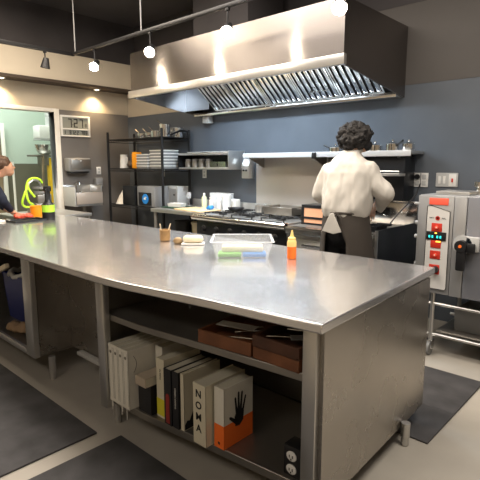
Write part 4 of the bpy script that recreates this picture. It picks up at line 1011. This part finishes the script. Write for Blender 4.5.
loft(b, [(.90, .14, .10, 0, 0), (1.0, .15, .11, 0, 0), (1.2, .14, .10, 0, 0), (1.4, .16, .10, 0, .02), (1.48, .15, .08, 0, .03), (1.53, .08, .06, 0, .03)])
for s_ in (-1, 1):
    b.cap((s_ * .085, 0, .95), .085, (s_ * .10, .01, .52), .060).cap((s_ * .10, .01, .52), .056, (s_ * .105, -.02, .10), .042)
b.cap((-.16, .03, 1.45), .05, (-.26, .03, 1.24), .042).cap((-.26, .03, 1.24), .040, (-.19, .27, 1.13), .028)
b.cap((.16, .03, 1.45), .05, (.30, .05, 1.26), .042).cap((.30, .05, 1.26), .040, (.12, .29, 1.13), .028)
body = P('body', b, 'skin', cook); bake(body, .009, 5)
hand(cook, (-.18, .30, 1.115), (.25, .9, -.35), (1, -.2, 0), (.1, -.3, -1), .55)
hand(cook, (.10, .32, 1.115), (-.3, .9, -.35), (-1, -.2, 0), (0, -.3, -1), .55)
for s_ in (-1, 1):
    e_ = P('eye', MB().ell(hp(s_ * .032, .086, .018), (.012, .010, .009), 12), 'paper', cook)
# --- shirt
b = MB()
loft(b, [(1.075, .165, .135, 0, 0), (1.10, .185, .148, 0, -.005), (1.16, .195, .155, 0, -.01), (1.26, .198, .152, 0, -.005), (1.36, .200, .148, 0, .005), (1.44, .200, .138, 0, .015), (1.50, .178, .118, 0, .025), (1.545, .130, .095, .002, .033), (1.58, .088, .080, .008, .045), (1.61, .068, .066, .014, .062)])
b.cap((-.160, .03, 1.450), .080, (-.245, .02, 1.25), .060).cap((-.245, .02, 1.25), .058, (-.205, .22, 1.15), .042)
b.cap((.160, .03, 1.452), .082, (.295, .045, 1.275), .068).cap((.295, .045, 1.275), .066, (.19, .24, 1.155), .044)
sh = P('shirt', b, 'shirt', cook, 'off-white long-sleeved shirt'); bake(sh, .009, 8, (.020, (8, 8, 3.2)))
P('collar', MB().tube([(.016 + math.cos(a / 20 * 2 * PI) * .066, .066 + math.sin(a / 20 * 2 * PI) * .064, 1.610 + .010 * math.sin(a / 20 * 2 * PI)) for a in range(20)], .012, 8, True), 'shirt', cook)
P('sleeve_cuff', MB().cyl((-.222, .14, 1.187), (-.205, .225, 1.148), .058, .050, 20), 'shirt2', cook, 'grey turned-up cuff')
tl = P('shirt_tail', MB().prism([(-.125, .985), (-.062, 1.125), (-.035, 1.128), (.035, .985), (-.03, .965)], -.178, -.160, 'y'), 'shirt', cook, bevel=.004)
# --- trousers
b = MB()
b.ell((0, 0, 1.02), (.168, .125, .10), 22).ell((0, -.02, .95), (.172, .13, .11), 22)
for s_ in (-1, 1):
    b.cap((s_ * .085, -.005, .93), .098, (s_ * .10, .01, .52), .075).cap((s_ * .10, .01, .52), .073, (s_ * .105, -.02, .09), .060)
tr = P('trousers', b, 'trousers', cook); bake(tr, .010, 4, (.008, 9))
for s_ in (-1, 1):
    b = MB().ell((s_ * .108, .045, .045), (.048, .13, .045), 18).ell((s_ * .107, -.02, .06), (.045, .06, .06), 14)
    sho = P('shoe', b, 'black_plastic', cook); bake(sho, .008, 2)
    for v in sho.data.vertices: v.co.z = max(v.co.z, .013)
# --- apron: wraps the hips with an opening at the back
def ring(a, z):
    # a: angle, 0 = right(+x), 90 = front(+y); skirt flares toward hem
    k = (1.12 - z) / .62
    rx, ry = .185 + .07 * k, .150 + .07 * k
    wv = 1 + .018 * math.sin(a * 7) * k
    return Vector((rx * math.cos(a) * wv + .03 * k, ry * math.sin(a) * wv - .005, z))
b = MB()
zs = [1.135 - i * .0323 for i in range(20)]
NA = 56; vs = []; fs = []
for i, z in enumerate(zs):
    k = i / 19
    gl = math.radians(-98 - 28 * min(1, k * 3.2)); gr = math.radians(-98 + 26 * min(1, k * 2.6))    # opening edges at the back
    a0 = gr; a1 = gl + 2 * PI
    for j in range(NA + 1):
        a = a0 + (a1 - a0) * j / NA; vs.append(ring(a, z))
for i in range(19):
    for j in range(NA):
        q = i * (NA + 1) + j; fs.append((q, q + 1, q + NA + 2, q + NA + 1))
b._add(vs, fs)
ap = P('apron', b, 'apron', cook, 'dark brown apron open at the back', smooth=80)
so = ap.modifiers.new('s', 'SOLIDIFY'); so.thickness = .006
P('apron_bib', MB().prism([(-.13, 1.13), (.13, 1.13), (.11, 1.42), (-.11, 1.42)], .155, .163, 'y'), 'apron', cook, bevel=.003)
P('apron_tie', MB().tube([ring(a / 30 * 2 * PI, 1.13) * 1.0 + Vector((0, 0, 0)) for a in range(30)], .011, 8, True).tube([(-.01, -.165, 1.125), (-.04, -.172, 1.08), (-.03, -.172, 1.03)], .006, 6).tube([(-.005, -.165, 1.125), (.03, -.172, 1.09), (.035, -.172, 1.05)], .006, 6), 'apron', cook)
# --- hair: curls
b = MB().ell(HC + Vector((0, -.012, .018)), (.112, .120, .105), 22)
random.seed(11)
for k in range(230):
    u = random.uniform(-1, 1); th = random.uniform(0, 2 * PI); q = math.sqrt(1 - u * u)
    d_ = Vector((q * math.cos(th), q * math.sin(th), u))
    if d_.y > .35 and d_.z < .25: continue
    if d_.z < -.80: continue
    p = HR @ Vector((d_.x * .122, d_.y * .124 - .014, d_.z * .108 + .012))
    b.ell(HC + p, (random.uniform(.014, .027),) * 3, 10)
hr = P('hair', b, 'hair', cook, 'dark curly hair'); bake(hr, .006, 1, (.012, 45))
# --- mask
mk = P('mask', MB().ell(hp(0, .066, -.045), (.064, .056, .050), 20, HR), 'mask', cook, 'black face mask')
P('mask_strap', MB().tube([hp(.055, .07, -.03), hp(.10, .03, -.02), hp(.125, .0, -.02), hp(.10, .01, -.05), hp(.055, .06, -.06)], .006, 6), 'mask', cook)
# utensil held
S('tongs', MB().tube([(-.01, 0, 0), (-.012, .12, -.02), (-.004, .26, -.05)], .005, 6).tube([(.01, 0, 0), (.012, .12, -.02), (.004, .26, -.05)], .005, 6).ell((0, 0, 0), (.014, .012, .008), 10), 'bright_steel', 'steel tongs held by the cook over the griddle', 'tongs', (-1.84, 3.80, 1.075), .2)

# --- man in navy at the far left
man = T('person', 'man in a navy top with short brown hair bending over the far table', 'person', (-5.90, 1.95, 0), math.radians(-8))
b = MB()
hc = Vector((.04, .30, 1.475))
b.ell(hc, (.075, .095, .108), 24, Matrix.Rotation(.5, 3, 'X') @ Matrix.Identity(3)).ell(hc + Vector((0, .05, -.06)), (.05, .055, .045), 16).cap((.03, .12, 1.38), .058, hc + Vector((0, -.03, -.07)), .05)
b.ell(hc + Vector((.0, .105, -.01)), (.012, .02, .018), 10)
for s_ in (-1, 1): b.ell(hc + Vector((s_ * .077, 0, 0)), (.011, .018, .03), 12)
b.ell((0, .05, 1.20), (.15, .10, .18)).ell((0, 0, 1.0), (.15, .11, .13))
for s_ in (-1, 1):
    b.cap((s_ * .085, -.02, .93), .085, (s_ * .10, .0, .50), .060).cap((s_ * .10, .0, .50), .056, (s_ * .105, -.03, .08), .042)
    b.cap((s_ * .19, .10, 1.32), .05, (s_ * .22, .22, 1.10), .042).cap((s_ * .22, .22, 1.10), .038, (s_ * .12 + .06, .31, .97), .027)
bd = P('body', b, 'skin', man); bake(bd, .010, 5)
hand(man, (-.06, .33, .955), (.3, .8, -.35), (1, -.2, 0), (.1, -.3, -1), .5)
hand(man, (.17, .33, .955), (-.3, .8, -.35), (-1, -.2, 0), (0, -.3, -1), .5)
b = MB().ell((0, .06, 1.25), (.205, .14, .16), 24).ell((0, .0, 1.06), (.185, .14, .17), 24).cap((-.15, .10, 1.33), .075, (.15, .10, 1.33), .075).cap((.02, .10, 1.36), .080, (.035, .19, 1.425), .068)
for s_ in (-1, 1): b.cap((s_ * .19, .10, 1.32), .080, (s_ * .225, .21, 1.10), .062).cap((s_ * .225, .21, 1.10), .058, (s_ * .14 + .05, .295, .995), .042)
tp = P('top', b, 'navy', man, 'navy long-sleeved top'); bake(tp, .010, 4, (.010, 8))
b = MB().ell((0, 0, .94), (.175, .135, .12), 22)
for s_ in (-1, 1): b.cap((s_ * .085, -.02, .91), .098, (s_ * .10, .0, .50), .074).cap((s_ * .10, .0, .50), .072, (s_ * .105, -.03, .08), .058)
P_ = P('trousers', b, 'trousers', man); bake(P_, .012, 4)
for s_ in (-1, 1):
    sho = P('shoe', MB().ell((s_ * .108, .04, .045), (.048, .13, .045), 18).ell((s_ * .107, -.03, .06), (.045, .06, .06), 14), 'black_plastic', man); bake(sho, .008, 2)
b = MB().ell(hc + Vector((0, -.03, .035)), (.086, .105, .092), 20)
random.seed(5)
for k in range(60):
    u = random.uniform(-.2, 1); th = random.uniform(0, 2 * PI); q = math.sqrt(1 - u * u); d_ = Vector((q * math.cos(th), q * math.sin(th), u))
    if d_.y > .6 and u < .5: continue
    b.ell(hc + Vector((d_.x * .078, d_.y * .090 - .022, d_.z * .085 + .035)), (.018,) * 3, 8)
h2 = P('hair', b, 'hair2', man, 'short brown hair'); bake(h2, .007, 2)
for s_ in (-1, 1): P('eye', MB().ell(hc + Vector((s_ * .03, .088, .012)), (.010, .008, .006), 10), 'ink', man)

# ============================================================ LIGHTS
def area(x, y, z, sx, sy, e, col, rot=(0, 0, 0), name='unseen_lamp'):
    ld = bpy.data.lights.new(name, 'AREA'); ld.shape = 'RECTANGLE'; ld.size = sx; ld.size_y = sy; ld.energy = e; ld.color = col
    o = bpy.data.objects.new(name, ld); COL.objects.link(o); o.location = (x, y, z); o.rotation_euler = rot; return o
area(-2.6, 2.3, 3.5, 2.6, 1.0, 150, (1, .90, .80))
area(-.2, 2.2, 3.5, 1.2, 1.0, 85, (1, .92, .82))
area(-4.9, 1.9, 3.5, 1.2, 1.6, 105, (1, .86, .70))  # unseen fill lamp, added to brighten left worktop, wall and soffit
area(.8, -1.2, 3.5, 1.4, 1.0, 22, (1, .90, .80))  # dim fill added out of view on the camera side
area(-1.6, -1.7, 3.5, 1.4, 1.0, 38, (1, .90, .78))  # added fill, out of view, to reach into the open island shelves
area(-3.6, 3.75, 2.52, 1.8, .25, 66, (.72, .86, 1.0), name='hood_light')
area(-7.8, 2.6, 3.5, 1.4, 2.2, 110, (.90, 1.0, .92), name='back_room_lamp')
wd_ = bpy.data.worlds.new('world'); sc.world = wd_; wd_.use_nodes = True
wd_.node_tree.nodes['Background'].inputs[0].default_value = (.8, .8, .85, 1); wd_.node_tree.nodes['Background'].inputs[1].default_value = .15

# ============================================================ CAMERA
cd = bpy.data.cameras.new('camera'); co = bpy.data.objects.new('camera', cd); COL.objects.link(co)
cd.sensor_width = 36; cd.lens = 36 * 475 / 480; cd.clip_start = .02
co.location = (0, 0, 1.5); co.rotation_euler = (math.radians(90 - 9.0), 0, math.radians(42.8))
sc.camera = co
sc.view_settings.view_transform = 'Standard'
sc.view_settings.look = 'None'
sc.view_settings.exposure = 0.0
